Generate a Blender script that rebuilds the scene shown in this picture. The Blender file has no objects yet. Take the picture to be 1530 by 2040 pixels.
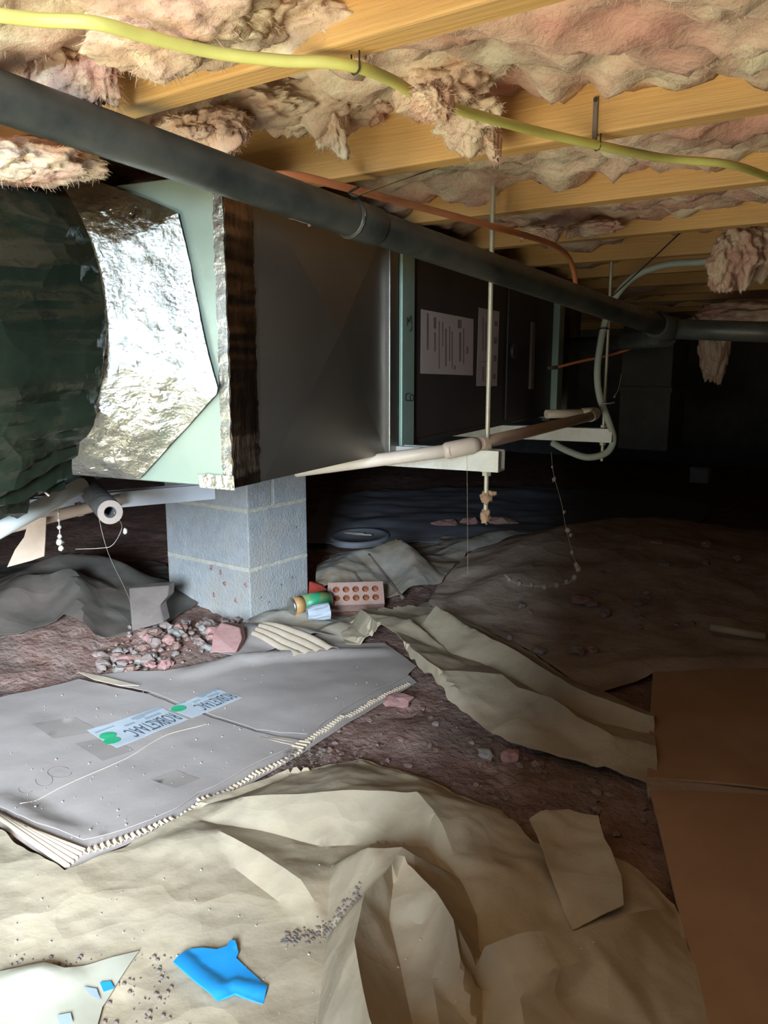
import bpy, bmesh, math, random
import numpy as np
from math import sin, cos, pi, radians, atan, sqrt, exp
from mathutils import Vector, noise, geometry

random.seed(7)
S = bpy.context.scene
COL = S.collection

# ------------------------------------------------------------------ camera
FPX = 1620.0
YAW = radians(36); PIT = atan(298 / FPX)
CAMZ = 0.9
cam_d = bpy.data.cameras.new('camera'); cam = bpy.data.objects.new('camera', cam_d); COL.objects.link(cam)
cam.location = (0, 0, CAMZ); cam.rotation_euler = (pi / 2 - PIT, 0, YAW)
cam_d.sensor_fit = 'VERTICAL'; cam_d.sensor_height = 36.0; cam_d.lens = FPX / 2040 * 36.0
cam_d.clip_start = 0.02
S.camera = cam

# ------------------------------------------------------------------ world, daylight, exposure
W = bpy.data.worlds.new('world'); S.world = W; W.use_nodes = True
W.node_tree.nodes['Background'].inputs[0].default_value = (0.55, 0.75, 0.95, 1)
W.node_tree.nodes['Background'].inputs[1].default_value = 0.6
S.view_settings.view_transform = 'Standard'; S.view_settings.look = 'None'
S.view_settings.gamma = 1.0; S.view_settings.use_curve_mapping = False
S.view_settings.exposure = 0.75

def area(name, loc, target, sx, sy, power, col):
    l = bpy.data.lights.new(name, 'AREA'); l.shape = 'RECTANGLE'; l.size = sx; l.size_y = sy
    l.energy = power; l.color = col
    o = bpy.data.objects.new(name, l); COL.objects.link(o); o.location = loc
    d = Vector(target) - Vector(loc); o.rotation_euler = d.to_track_quat('-Z', 'Y').to_euler()
    return o
# open sky beyond the access hatch, and sunlit grass outside it that throws light up to the joists
area('sky_light', (1.05, -2.1, 1.45), (-1.2, 1.0, 0.25), 1.0, 1.3, 440, (0.68, 0.84, 1.0))
area('grass_bounce', (-0.55, -1.05, 0.16), (-0.55, -1.0, 2.0), 3.4, 1.5, 82, (1.0, 0.89, 0.54))

# ------------------------------------------------------------------ photo -> place
RT = Vector((cos(YAW), sin(YAW), 0)); HF = Vector((-sin(YAW), cos(YAW), 0)); ZZ = Vector((0, 0, 1))
FW = HF * cos(PIT) - ZZ * sin(PIT); UPV = HF * sin(PIT) + ZZ * cos(PIT); CP = Vector((0, 0, CAMZ))
def ray(x, y): return FW * FPX + RT * (x - 765) - UPV * (y - 1020)
def G(x, y, z=0.0):                       # point on the level plane at height z
    r = ray(x, y); return CP + r * ((z - CAMZ) / r.z)
def D(x, y, d): return CP + ray(x, y) * (d / FPX)   # point d metres in front of the camera
def PL(x, y, p, n):
    r = ray(x, y); return CP + r * ((p - CP).dot(n) / r.dot(n))
# frame of the air handler, turned a little against the joists
UA = radians(9.8); U0 = Vector((-0.867, 0.82, 0.72))
UX = Vector((cos(UA), sin(UA), 0)); UY = Vector((-sin(UA), cos(UA), 0))
def U(x, y, z): return U0 + UX * x + UY * y + ZZ * z
def UR(px, py):                            # on the right-hand face of the unit -> (y, z)
    p = PL(px, py, U0, UX) - U0; return p.dot(UY), p.z
def UF(px, py, yy=0.0):                    # on the plane of the plenum's front face -> (x, z)
    p = PL(px, py, U0 + UY * yy, UY) - U0; return p.dot(UX), p.z

# ------------------------------------------------------------------ materials
MATS = {}
def mat(name, c1, c2=None, scale=8, rough=0.7, metal=0.0, bump=0.0, bscale=60, stretch=(1, 1, 1), detail=6,
        vor=0.0, vscale=9, c3=None, s3=2.5, lo=0.35, hi=0.65, spec=0.5, bdist=0.01, rvar=0.0, coat=0.0, trans=0.0):
    m = bpy.data.materials.new(name); m.use_nodes = True; nt = m.node_tree; N = nt.nodes; L = nt.links
    b = N['Principled BSDF']; b.inputs['Roughness'].default_value = rough; b.inputs['Metallic'].default_value = metal
    b.inputs['Specular IOR Level'].default_value = spec; b.inputs['Coat Weight'].default_value = coat
    b.inputs['Transmission Weight'].default_value = trans
    tc = N.new('ShaderNodeTexCoord'); mp = N.new('ShaderNodeMapping'); L.new(tc.outputs['Object'], mp.inputs[0])
    mp.inputs['Scale'].default_value = stretch
    def nz(s, d=detail):
        n = N.new('ShaderNodeTexNoise'); n.inputs['Scale'].default_value = s; n.inputs['Detail'].default_value = d
        n.inputs['Roughness'].default_value = 0.6
        L.new(mp.outputs[0], n.inputs['Vector']); return n
    def ramp(n, a, c):
        r = N.new('ShaderNodeMapRange'); r.inputs[1].default_value = a; r.inputs[2].default_value = c
        L.new(n.outputs[0], r.inputs[0]); return r
    def mix(f, a, c):
        x = N.new('ShaderNodeMix'); x.data_type = 'RGBA'
        L.new(f, x.inputs[0])
        for i, v in ((6, a), (7, c)):
            if isinstance(v, tuple): x.inputs[i].default_value = (*v, 1)
            else: L.new(v, x.inputs[i])
        return x.outputs[2]
    if c2 is None: b.inputs['Base Color'].default_value = (*c1, 1)
    else:
        out = mix(ramp(nz(scale), lo, hi).outputs[0], c1, c2)
        if c3 is not None: out = mix(ramp(nz(s3), 0.45, 0.72).outputs[0], out, c3)
        L.new(out, b.inputs['Base Color'])
    if rvar:
        r = ramp(nz(scale * 1.7), 0.3, 0.7); r.inputs[3].default_value = max(0.02, rough - rvar); r.inputs[4].default_value = min(1, rough + rvar)
        L.new(r.outputs[0], b.inputs['Roughness'])
    if bump:
        bn = N.new('ShaderNodeBump'); bn.inputs['Strength'].default_value = bump; bn.inputs['Distance'].default_value = bdist
        L.new(nz(bscale, 8).outputs[0], bn.inputs['Height']); L.new(bn.outputs[0], b.inputs['Normal'])
    if vor:                                   # creases of folded paper: sharp ridges between warped cells
        wn = nz(vscale * .6, 2); wv = N.new('ShaderNodeVectorMath'); wv.operation = 'MULTIPLY_ADD'
        L.new(wn.outputs['Color'], wv.inputs[0]); wv.inputs[1].default_value = (.9 / vscale,) * 3; L.new(mp.outputs[0], wv.inputs[2])
        prev = bn.outputs[0] if bump else None
        for sc, st in ((vscale, 1.0), (vscale * 2.7, .45)):
            vn = N.new('ShaderNodeTexVoronoi'); vn.inputs['Scale'].default_value = sc; L.new(wv.outputs[0], vn.inputs['Vector'])
            b2 = N.new('ShaderNodeBump'); b2.inputs['Strength'].default_value = vor * st; b2.inputs['Distance'].default_value = .35 / sc
            L.new(vn.outputs['Distance'], b2.inputs['Height'])
            if prev is not None: L.new(prev, b2.inputs['Normal'])
            prev = b2.outputs[0]
        L.new(prev, b.inputs['Normal'])
    MATS[name] = m; return m
M_SOIL = mat('red_soil', (0.31, 0.16, 0.12), (0.50, 0.33, 0.27), 13, 0.95, bump=1.0, bscale=45, bdist=0.02, c3=(0.24, 0.18, 0.15), s3=5, spec=0.15)
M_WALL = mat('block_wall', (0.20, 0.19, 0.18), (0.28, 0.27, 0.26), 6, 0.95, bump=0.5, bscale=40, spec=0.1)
M_SUB = mat('subfloor', (0.35, 0.24, 0.13), (0.45, 0.32, 0.18), 5, 0.85)
M_PINE = mat('pine', (0.66, 0.38, 0.13), (0.80, 0.51, 0.20), 7, 0.6, bump=0.25, bscale=30, stretch=(0.35, 7, 7), c3=(0.50, 0.28, 0.11), s3=1.6)
M_INS = mat('fiberglass', (0.66, 0.49, 0.37), (0.80, 0.71, 0.54), 15, 0.95, bump=0.6, bscale=45, bdist=0.010, lo=.42, hi=.58, c3=(0.70, 0.38, 0.31), s3=5, spec=0.1, detail=9)
M_INSP = mat('fiberglass_pink', (0.66, 0.40, 0.32), (0.77, 0.63, 0.49), 15, 0.95, bump=0.6, bscale=45, bdist=0.010, lo=.42, hi=.58, spec=0.1, detail=9)
M_ABS = mat('abs_pipe', (0.022, 0.026, 0.024), (0.05, 0.055, 0.05), 10, 0.42, bump=0.1, bscale=80, c3=(0.07, 0.07, 0.06), s3=5, rvar=0.12)
M_GALV = mat('galvanized', (0.40, 0.52, 0.45), (0.50, 0.60, 0.52), 3, 0.40, metal=0.75, bump=0.05, bscale=20, rvar=0.06)  # green tint paints in the grass reflected by the front panel
M_GALVR = mat('galvanized_shaded', (0.22, 0.20, 0.175), (0.27, 0.25, 0.215), 3, 0.42, metal=0.9, rvar=0.05)  # same sheet metal, darker: shade of the side panel put into the colour
M_GREEN = mat('green_flange', (0.28, 0.42, 0.36), (0.36, 0.50, 0.43), 8, 0.5, metal=0.35)
M_FOIL = mat('foil', (0.50, 0.54, 0.50), (0.66, 0.69, 0.65), 20, 0.10, metal=1.0, bump=0.75, bscale=32, bdist=0.014)
M_TAPE = mat('foil_tape', (0.80, 0.82, 0.80), (0.9, 0.9, 0.88), 20, 0.2, metal=1.0, bump=0.6, bscale=60, bdist=0.006)
M_TAPED = mat('foil_tape_dark', (0.34, 0.24, 0.19), (0.06, 0.05, 0.045), 20, 0.25, metal=1.0, bump=0.6, bscale=40, bdist=0.006, stretch=(1, 1, 0.25))  # darker, brown-streaked tape for the strip on the side face
M_JACK = mat('black_plastic', (0.006, 0.009, 0.006), (0.012, 0.016, 0.010), 5, 0.12, vor=.5, vscale=7, bump=0.2, bscale=6, bdist=0.03, rvar=0.05, spec=0.5)
M_CAB = mat('cabinet_paint', (0.035, 0.028, 0.026), (0.05, 0.04, 0.036), 6, 0.55)
M_PAPER = mat('sticker_paper', (0.50, 0.42, 0.39), (0.56, 0.48, 0.44), 9, 0.8)
M_PAPER2 = mat('pale_paper', (0.48, 0.44, 0.33), (0.55, 0.51, 0.40), 9, 0.8)
M_INK = mat('sticker_ink', (0.22, 0.15, 0.14), (0.28, 0.20, 0.18), 20, 0.8)
M_STRUT = mat('strut_zinc', (0.62, 0.64, 0.62), (0.74, 0.76, 0.74), 25, 0.5, metal=0.3, bump=0.15, bscale=60, c3=(0.5, 0.47, 0.42), s3=12)
M_ROD = mat('zinc_rod', (0.62, 0.60, 0.48), (0.72, 0.70, 0.58), 30, 0.45, metal=0.4)
M_PVC = mat('pvc', (0.80, 0.74, 0.64), (0.86, 0.81, 0.72), 5, 0.4, c3=(0.66, 0.52, 0.42), s3=3)
M_PVCW = mat('pvc_white', (0.80, 0.84, 0.80), (0.86, 0.88, 0.84), 5, 0.38)
M_PVCB = mat('pvc_tan', (0.50, 0.36, 0.28), (0.58, 0.44, 0.35), 6, 0.5)
M_YEL = mat('yellow_cable', (0.62, 0.60, 0.16), (0.74, 0.72, 0.24), 12, 0.45)
M_COND = mat('conduit_gray', (0.50, 0.58, 0.52), (0.56, 0.64, 0.57), 12, 0.5)
M_COP = mat('copper_orange', (0.60, 0.20, 0.08), (0.68, 0.27, 0.12), 12, 0.42)
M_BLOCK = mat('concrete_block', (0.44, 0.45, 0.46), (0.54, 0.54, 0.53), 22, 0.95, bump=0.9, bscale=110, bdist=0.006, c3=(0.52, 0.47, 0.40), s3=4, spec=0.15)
M_MORT = mat('mortar', (0.60, 0.55, 0.45), (0.68, 0.63, 0.53), 30, 0.95, bump=0.6, bscale=90, bdist=0.006, spec=0.1)
M_KRAFT = mat('kraft_paper', (0.52, 0.41, 0.275), (0.60, 0.49, 0.34), 5, 0.62, vor=.22, vscale=8, bump=0.25, bscale=35, bdist=0.006, c3=(0.41, 0.335, 0.24), s3=4.5, spec=0.35)
M_SHEETD = mat('dark_sheet', (0.11, 0.10, 0.085), (0.16, 0.14, 0.115), 5, 0.7, vor=.25, vscale=6, c3=(0.20, 0.15, 0.12), s3=4, spec=0.3)  # darker than the other paper sheets, with brown mottling
M_KRAFTD = mat('kraft_paper_dirty', (0.50, 0.37, 0.28), (0.58, 0.45, 0.35), 4, 0.8, vor=.25, vscale=6, bump=0.5, bscale=30, bdist=0.01, c3=(0.38, 0.26, 0.20), s3=6, spec=0.2)
M_GREYP = mat('grey_paper', (0.40, 0.37, 0.32), (0.48, 0.44, 0.38), 7, 0.8, vor=.3, vscale=8, bump=0.3, bscale=30, c3=(0.42, 0.30, 0.18), s3=5, spec=0.2)
M_VAPOR = mat('vapor_barrier', (0.27, 0.29, 0.34), (0.34, 0.36, 0.41), 4, 0.6, bump=0.3, bscale=12, spec=0.3)
M_CARD2 = mat('cardboard_stain', (0.40, 0.33, 0.29), (0.45, 0.38, 0.33), 9, 0.85, spec=0.2)
M_CARD = mat('cardboard', (0.47, 0.395, 0.35), (0.58, 0.495, 0.45), 4, 0.85, bump=0.12, bscale=60, bdist=0.003, c3=(0.43, 0.365, 0.33), s3=4, spec=0.2)
M_CARDB = mat('cardboard_brown', (0.46, 0.265, 0.15), (0.54, 0.32, 0.19), 5, 0.8, bump=0.1, bscale=50, bdist=0.003, spec=0.2)
M_FLUTE = mat('cardboard_flutes', (0.62, 0.48, 0.34), (0.70, 0.56, 0.42), 20, 0.85, spec=0.2)
M_LABEL = mat('label_white', (0.60, 0.64, 0.68), (0.68, 0.71, 0.74), 20, 0.6)
M_LGREY = mat('label_grey', (0.36, 0.43, 0.47), (0.42, 0.48, 0.52), 30, 0.7)
M_LINK = mat('label_ink', (0.10, 0.13, 0.18))
M_GDOT = mat('green_dot', (0.05, 0.55, 0.25), rough=0.6)
M_BLUE = mat('blue_plastic', (0.02, 0.30, 0.70), (0.03, 0.36, 0.80), 8, 0.42, spec=0.4)
M_BRICK = mat('brick', (0.50, 0.30, 0.24), (0.58, 0.38, 0.31), 14, 0.9, bump=0.4, bscale=80, bdist=0.004, spec=0.2)
M_BRICKH = mat('brick_core', (0.42, 0.14, 0.06), (0.50, 0.19, 0.09), 14, 0.9)
M_PINKB = mat('pink_brick', (0.44, 0.22, 0.19), (0.52, 0.30, 0.27), 12, 0.9, bump=0.5, bscale=60, bdist=0.005, spec=0.2)
M_CANG = mat('can_green', (0.03, 0.34, 0.15), (0.06, 0.42, 0.20), 12, 0.4, c3=(0.50, 0.34, 0.10), s3=28, spec=0.5)
M_CANO = mat('can_orange', (0.62, 0.30, 0.10), (0.66, 0.42, 0.18), 25, 0.45)
M_TIN = mat('tin', (0.5, 0.48, 0.44), (0.6, 0.58, 0.52), 20, 0.35, metal=0.9)
M_RED = mat('red_plastic', (0.62, 0.07, 0.05), (0.68, 0.12, 0.08), 10, 0.5)
M_CUP = mat('crumpled_cup', (0.52, 0.56, 0.62), (0.60, 0.63, 0.67), 18, 0.7)
M_STONE = mat('rubble', (0.27, 0.19, 0.16), (0.38, 0.29, 0.26), 14, 0.95, bump=0.6, bscale=60, bdist=0.006, spec=0.1)
M_STONEG = mat('rubble_grey', (0.30, 0.26, 0.23), (0.38, 0.34, 0.30), 14, 0.95, bump=0.5, bscale=60, bdist=0.006, spec=0.1)
M_SPECK = mat('white_specks', (0.60, 0.59, 0.57), rough=0.9)
M_WEB = mat('cobweb_dust', (0.36, 0.31, 0.26), (0.46, 0.40, 0.35), 30, 0.95)
M_MUD = mat('mud', (0.46, 0.30, 0.20), (0.55, 0.38, 0.26), 30, 0.95)
M_DARK = mat('dark_metal', (0.05, 0.045, 0.04), (0.08, 0.07, 0.06), 12, 0.5, metal=0.4)
M_STEEL = mat('steel_clamp', (0.6, 0.6, 0.58), rough=0.3, metal=1.0)
M_FOAM = mat('black_foam', (0.03, 0.03, 0.03), (0.06, 0.055, 0.05), 60, 0.95, bump=0.4, bscale=120, bdist=0.003, spec=0.1)
M_BOARD = mat('dark_board', (0.18, 0.14, 0.12), (0.24, 0.19, 0.16), 9, 0.9, bump=0.3, bscale=40)
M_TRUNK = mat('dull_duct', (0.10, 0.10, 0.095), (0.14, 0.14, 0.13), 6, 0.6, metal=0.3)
M_LID = mat('bucket_lid', (0.25, 0.26, 0.29), (0.32, 0.32, 0.35), 8, 0.6)

# ------------------------------------------------------------------ object helpers
def wloc(o):
    v = Vector((0, 0, 0))
    while o is not None: v = v + o.location; o = o.parent
    return v
def tag(o, label=None, cat=None, group=None, kind=None):
    if label: o['label'] = label
    if cat: o['category'] = cat
    if group: o['group'] = group
    if kind: o['kind'] = kind
    return o
def empty(name, loc, label, cat, group=None):
    o = bpy.data.objects.new(name, None); o.empty_display_size = 0.05; COL.objects.link(o); o.location = loc
    return tag(o, label, cat, group)
def mk(name, V, F, m, parent=None, smooth=False, solid=0.0, bevel=0.0, angle=None):
    V = [Vector(v) for v in V]
    if parent is None:
        xs = [v.x for v in V]; ys = [v.y for v in V]
        base = Vector(((min(xs) + max(xs)) / 2, (min(ys) + max(ys)) / 2, min(v.z for v in V))); loc = base
    else:
        base = wloc(parent); loc = Vector((0, 0, 0))
    me = bpy.data.meshes.new(name); me.from_pydata([v - base for v in V], [], F); me.update()
    if smooth: me.polygons.foreach_set('use_smooth', [True] * len(me.polygons))
    o = bpy.data.objects.new(name, me); COL.objects.link(o); o.location = loc; o.parent = parent
    if m is not None: me.materials.append(m)
    if solid:
        s = o.modifiers.new('thickness', 'SOLIDIFY'); s.thickness = solid; s.offset = -1
        if smooth: s = o.modifiers.new('crisp', 'EDGE_SPLIT'); s.split_angle = radians(32)
    if bevel:
        s = o.modifiers.new('edge', 'BEVEL'); s.width = bevel; s.segments = 2; s.limit_method = 'ANGLE'
    return o
def fixn(o):
    bm = bmesh.new(); bm.from_mesh(o.data); bmesh.ops.recalc_face_normals(bm, faces=bm.faces); bm.to_mesh(o.data); bm.free(); return o
BOXF = [(0, 3, 2, 1), (4, 5, 6, 7), (0, 1, 5, 4), (1, 2, 6, 5), (2, 3, 7, 6), (3, 0, 4, 7)]
def boxv(o, ax, ay, az): return [o, o + ax, o + ax + ay, o + ay, o + az, o + ax + az, o + ax + ay + az, o + ay + az]
def box(name, x0, x1, y0, y1, z0, z1, m, parent=None, bevel=0.0):
    return mk(name, boxv(Vector((x0, y0, z0)), Vector((x1 - x0, 0, 0)), Vector((0, y1 - y0, 0)), Vector((0, 0, z1 - z0))), BOXF, m, parent, bevel=bevel)
def ubox(name, x0, x1, y0, y1, z0, z1, m, parent, bevel=0.0):
    return mk(name, boxv(U(x0, y0, z0), UX * (x1 - x0), UY * (y1 - y0), ZZ * (z1 - z0)), BOXF, m, parent, bevel=bevel)
def cat_rom(P, n=8):
    P = [Vector(p) for p in P]; Q = [P[0] * 2 - P[1]] + P + [P[-1] * 2 - P[-2]]; out = []
    for i in range(1, len(Q) - 2):
        a, b, c, d = Q[i - 1], Q[i], Q[i + 1], Q[i + 2]
        for k in range(n):
            t = k / n
            out.append(0.5 * ((2 * b) + (c - a) * t + (2 * a - 5 * b + 4 * c - d) * t * t + (3 * b - a - 3 * c + d) * t ** 3))
    out.append(P[-1]); return out
def tube_data(P, r, n=12, cap=True, base=0):
    P = [Vector(p) for p in P]; V = []; F = []
    rr = r if callable(r) else (lambda i: r)
    t0 = (P[1] - P[0]).normalized(); up = Vector((0, 0, 1)) if abs(t0.z) < 0.9 else Vector((1, 0, 0))
    nx = t0.cross(up).normalized()
    for i, p in enumerate(P):
        t = (P[min(i + 1, len(P) - 1)] - P[max(i - 1, 0)]).normalized()
        nx = (nx - t * nx.dot(t)).normalized(); ny = t.cross(nx)
        for k in range(n):
            a = 2 * pi * k / n; V.append(p + (nx * cos(a) + ny * sin(a)) * rr(i))
    for i in range(len(P) - 1):
        for k in range(n):
            F.append((base + i * n + k, base + i * n + (k + 1) % n, base + (i + 1) * n + (k + 1) % n, base + (i + 1) * n + k))
    if cap:
        F.append(tuple(base + k for k in range(n))[::-1]); F.append(tuple(base + (len(P) - 1) * n + k for k in range(n)))
    return V, F
def tube(name, P, r, m, parent=None, n=12, smooth=True):
    V, F = tube_data(P, r, n); o = mk(name, V, F, m, parent, smooth=False)
    if smooth:
        for p in o.data.polygons: p.use_smooth = len(p.vertices) == 4
    return o
def lerp(a, b, t): return Vector(a) * (1 - t) + Vector(b) * t
def line(a, b, n=2): return [lerp(a, b, i / (n - 1)) for i in range(n)]
def prism(name, P, ext, m, parent=None, bevel=0.0):
    P = [Vector(p) for p in P]; n = len(P); ext = Vector(ext)
    V = P + [p + ext for p in P]; F = [tuple(range(n))[::-1], tuple(range(n, 2 * n))] + [(i, (i + 1) % n, n + (i + 1) % n, n + i) for i in range(n)]
    return fixn(mk(name, V, F, m, parent, bevel=bevel))
def fbm(x, y, z, o=4):
    return noise.fractal(Vector((x, y, z)), 0.9, 2.1, o, noise_basis='PERLIN_ORIGINAL')
def ridged(x, y, z): return noise.ridged_multi_fractal(Vector((x, y, z)), 0.9, 2.1, 3, 1.0, 2.0)

# ground relief, shared by everything that lies on it
MOUNDS = [(G(110, 1215), 0.55, 0.10), (G(1150, 1130), 0.7, 0.09), (G(1450, 1130), 0.9, 0.10), (G(380, 1290), 0.22, 0.035)]
def gh(x, y):
    z = 0.012 * fbm(x * 1.7 + 3, y * 1.7, 0.3, 3) + 0.008 * fbm(x * 7, y * 7, 4.1, 3)
    for c, r, h in MOUNDS:
        d2 = ((x - c.x) ** 2 + (y - c.y) ** 2) / (r * r)
        if d2 < 6: z += h * exp(-d2 * 1.6)
    return z - 0.012
def segdist(px, py, P):
    best = 9.0; bt = 0
    for i in range(len(P) - 1):
        ax, ay = P[i].x, P[i].y; dx, dy = P[i + 1].x - ax, P[i + 1].y - ay
        t = max(0, min(1, ((px - ax) * dx + (py - ay) * dy) / (dx * dx + dy * dy + 1e-12)))
        d = math.hypot(px - ax - t * dx, py - ay - t * dy)
        if d < best: best = d; bt = (i + t) / (len(P) - 1)
    return best, bt
class Ridge:
    def __init__(s, pts, h, w, sharp=1.4, taper=True):
        s.P = [G(x, y, h * 0.8) for x, y in pts]; s.h = h; s.w = w; s.sharp = sharp; s.taper = taper
        s.x0 = min(p.x for p in s.P) - w; s.x1 = max(p.x for p in s.P) + w; s.y0 = min(p.y for p in s.P) - w; s.y1 = max(p.y for p in s.P) + w
    def z(s, x, y):
        if not (s.x0 < x < s.x1 and s.y0 < y < s.y1): return 0
        d, t = segdist(x, y, s.P)
        if d >= s.w: return 0
        d = sqrt(d * d + 1.2e-4) - .002
        if d >= s.w: return 0
        q = 1 - d / s.w; q = q ** s.sharp if s.sharp != 1 else q
        e = (sin(pi * (0.06 + 0.88 * t)) ** 0.5) if s.taper else 1
        return s.h * q * e
class Folds:                                  # paper folded along given crease lines; points are (px, py, height)
    def __init__(s, lines):
        vs = []; ed = []; zs = []
        s.lines = [[(G(*p).x, G(*p).y) for p in L] for L in lines]
        for L in lines:
            k = len(vs)
            for i, (x, y, h) in enumerate(L):
                p = G(x, y, h); vs.append(Vector((p.x, p.y))); zs.append(h)
                if i: ed.append((k + i - 1, k + i))
        r = geometry.delaunay_2d_cdt(vs, ed, [], 0, 1e-5); s.T = []
        Z = []
        for i, v in enumerate(r[0]):
            src = r[3][i]
            if src: Z.append(zs[src[0]])
            else:
                dd = sorted(((v - vs[j]).length, zs[j]) for j in range(len(vs)))[:2]; Z.append((dd[0][1] + dd[1][1]) / 2)
        for f in r[2]:
            for k in range(1, len(f) - 1):
                t = (f[0], f[k], f[k + 1]); P = [r[0][i] for i in t]
                s.T.append((min(p.x for p in P), max(p.x for p in P), min(p.y for p in P), max(p.y for p in P), P, [Z[i] for i in t]))
    def z(s, x, y):
        for x0, x1, y0, y1, (a, b, c), (za, zb, zc) in s.T:
            if x < x0 or x > x1 or y < y0 or y > y1: continue
            den = (b.y - c.y) * (a.x - c.x) + (c.x - b.x) * (a.y - c.y)
            if abs(den) < 1e-12: continue
            u = ((b.y - c.y) * (x - c.x) + (c.x - b.x) * (y - c.y)) / den; v = ((c.y - a.y) * (x - c.x) + (a.x - c.x) * (y - c.y)) / den
            if u >= -1e-6 and v >= -1e-6 and u + v <= 1 + 1e-6: return u * za + v * zb + (1 - u - v) * zc
        return 0.004
def drop(px, py, zf):                         # where a line of sight meets a height field
    r = ray(px, py); t = 1.0 / FPX
    while t < 6 / FPX:
        p = CP + r * t
        if p.z <= zf(p.x, p.y): return p
        t += .01 / FPX
    return G(px, py)
def resample(P, step, closed=True):
    out = []; n = len(P)
    for i in range(n if closed else n - 1):
        a = P[i]; b = P[(i + 1) % n]; L = (Vector((b[0], b[1])) - Vector((a[0], a[1]))).length; k = max(1, int(L / step))
        for j in range(k): out.append((a[0] + (b[0] - a[0]) * j / k, a[1] + (b[1] - a[1]) * j / k))
    if not closed: out.append((P[-1][0], P[-1][1]))
    return out
def inside(x, y, P):
    c = False; j = len(P) - 1
    for i in range(len(P)):
        if (P[i][1] > y) != (P[j][1] > y) and x < (P[j][0] - P[i][0]) * (y - P[i][1]) / (P[j][1] - P[i][1]) + P[i][0]: c = not c
        j = i
    return c
def sheet(name, outline, res, zf, m, parent=None, solid=0.0015, rough_edge=0.0, world=False, smooth=True, folds=None):
    P = [(v[0], v[1]) for v in (outline if world else [G(x, y) for x, y in outline])]
    B = resample(P, res)
    if rough_edge:
        B = [(x + rough_edge * noise.noise(Vector((x * 25, y * 25, 1))), y + rough_edge * noise.noise(Vector((x * 25, y * 25, 7)))) for x, y in B]
    xs = [p[0] for p in B]; ys = [p[1] for p in B]; pts = []
    rnd = random.Random(hash(len(B)) & 255)
    ny = int((max(ys) - min(ys)) / (res * 0.87)) + 1; nx = int((max(xs) - min(xs)) / res) + 1
    for j in range(ny):
        for i in range(nx):
            x = min(xs) + (i + 0.5 * (j % 2) + rnd.uniform(-.2, .2)) * res; y = min(ys) + (j + rnd.uniform(-.2, .2)) * res * 0.87
            if inside(x, y, B): pts.append((x, y))
    cp_ = []; ce = []
    if folds is not None:                     # mesh edges follow the creases
        for L in folds.lines:
            q = resample(L, res, False); last = None
            for p in q:
                if inside(p[0], p[1], B) and min((p[0] - b[0]) ** 2 + (p[1] - b[1]) ** 2 for b in B) > (.5 * res) ** 2:
                    k = len(B) + len(cp_); cp_.append(p)
                    if last is not None: ce.append((last, k))
                    last = k
                else: last = None
        grid = {}
        for p in cp_: grid.setdefault((int(p[0] / res // 1), int(p[1] / res // 1)), []).append(p)
        def clear(p):
            i, j = int(p[0] / res // 1), int(p[1] / res // 1)
            return all((p[0] - q[0]) ** 2 + (p[1] - q[1]) ** 2 > (.6 * res) ** 2 for a in (-1, 0, 1) for b in (-1, 0, 1) for q in grid.get((i + a, j + b), ()))
        pts = [p for p in pts if clear(p)]
    vs = [Vector(p) for p in B + cp_ + pts]
    r = geometry.delaunay_2d_cdt(vs, ce, [list(range(len(B)))], 1, 1e-6)
    V = [(v.x, v.y, zf(v.x, v.y)) for v in r[0]]
    F = []
    for f in r[2]:
        a, b, c = [r[0][i] for i in f[:3]]
        F.append(tuple(f) if (b - a).cross(c - a) > 0 else tuple(f)[::-1])
    return mk(name, V, F, m, parent, smooth=smooth, solid=solid)
def blob(name, c, sx, sy, sz, amp, freq, m, parent=None, sub=4, seed=0, droop=0.0, flat=None):
    bm = bmesh.new(); bmesh.ops.create_icosphere(bm, subdivisions=sub, radius=1.0)
    V = []
    for v in bm.verts:
        p = v.co.copy(); q = p * freq + Vector((seed * 3.7, seed * 1.3, seed))
        d = 1 + amp * noise.fractal(q, 0.8, 2.1, 5) + amp * 0.5 * noise.noise(q * 3.1)
        p = Vector((p.x * sx, p.y * sy, p.z * sz)) * d
        if droop and p.z < 0: p.z -= droop * max(0, noise.noise(Vector((p.x * 30 + seed, p.y * 30, 2)))) ** 1.0
        p = p + Vector(c)
        if flat is not None: p.z = max(p.z, flat)
        V.append(p)
    F = [tuple(v.index for v in f.verts) for f in bm.faces]; bm.free()
    return mk(name, V, F, m, parent, smooth=True)

# ================================================================== THE SETTING
X0, X1, Y0, Y1, ZC = -5.6, 2.6, -0.16, 7.6, 1.415
# dirt floor: finer near the camera
xs = list(np.arange(X0, -3.0, 0.09)) + list(np.arange(-3.0, 0.6, 0.022)) + list(np.arange(0.6, X1 + .09, 0.1))
ys = list(np.arange(Y0, 2.9, 0.022)) + list(np.arange(2.9, Y1 + .09, 0.09))
V = []; F = []
for y in ys:
    for x in xs: V.append((x, y, gh(x, y) + (0.009 * ridged(x * 19, y * 19, 2) - 0.010 + .005 * fbm(x * 40, y * 40, 1, 2) if (-3 < x < .6 and y < 2.9) else 0)))
nx = len(xs)
for j in range(len(ys) - 1):
    for i in range(nx - 1): F.append((j * nx + i, j * nx + i + 1, (j + 1) * nx + i + 1, (j + 1) * nx + i))
fl = mk('floor', V, F, M_SOIL, smooth=True); tag(fl, 'bare reddish dirt ground of the crawl space', None, kind='structure')
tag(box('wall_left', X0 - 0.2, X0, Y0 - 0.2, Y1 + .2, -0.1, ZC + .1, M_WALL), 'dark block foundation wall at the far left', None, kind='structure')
tag(box('wall_right', X1, X1 + 0.2, Y0 - 0.2, Y1 + .2, -0.1, ZC + .1, M_WALL), 'dark block foundation wall at the right', None, kind='structure')
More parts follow.
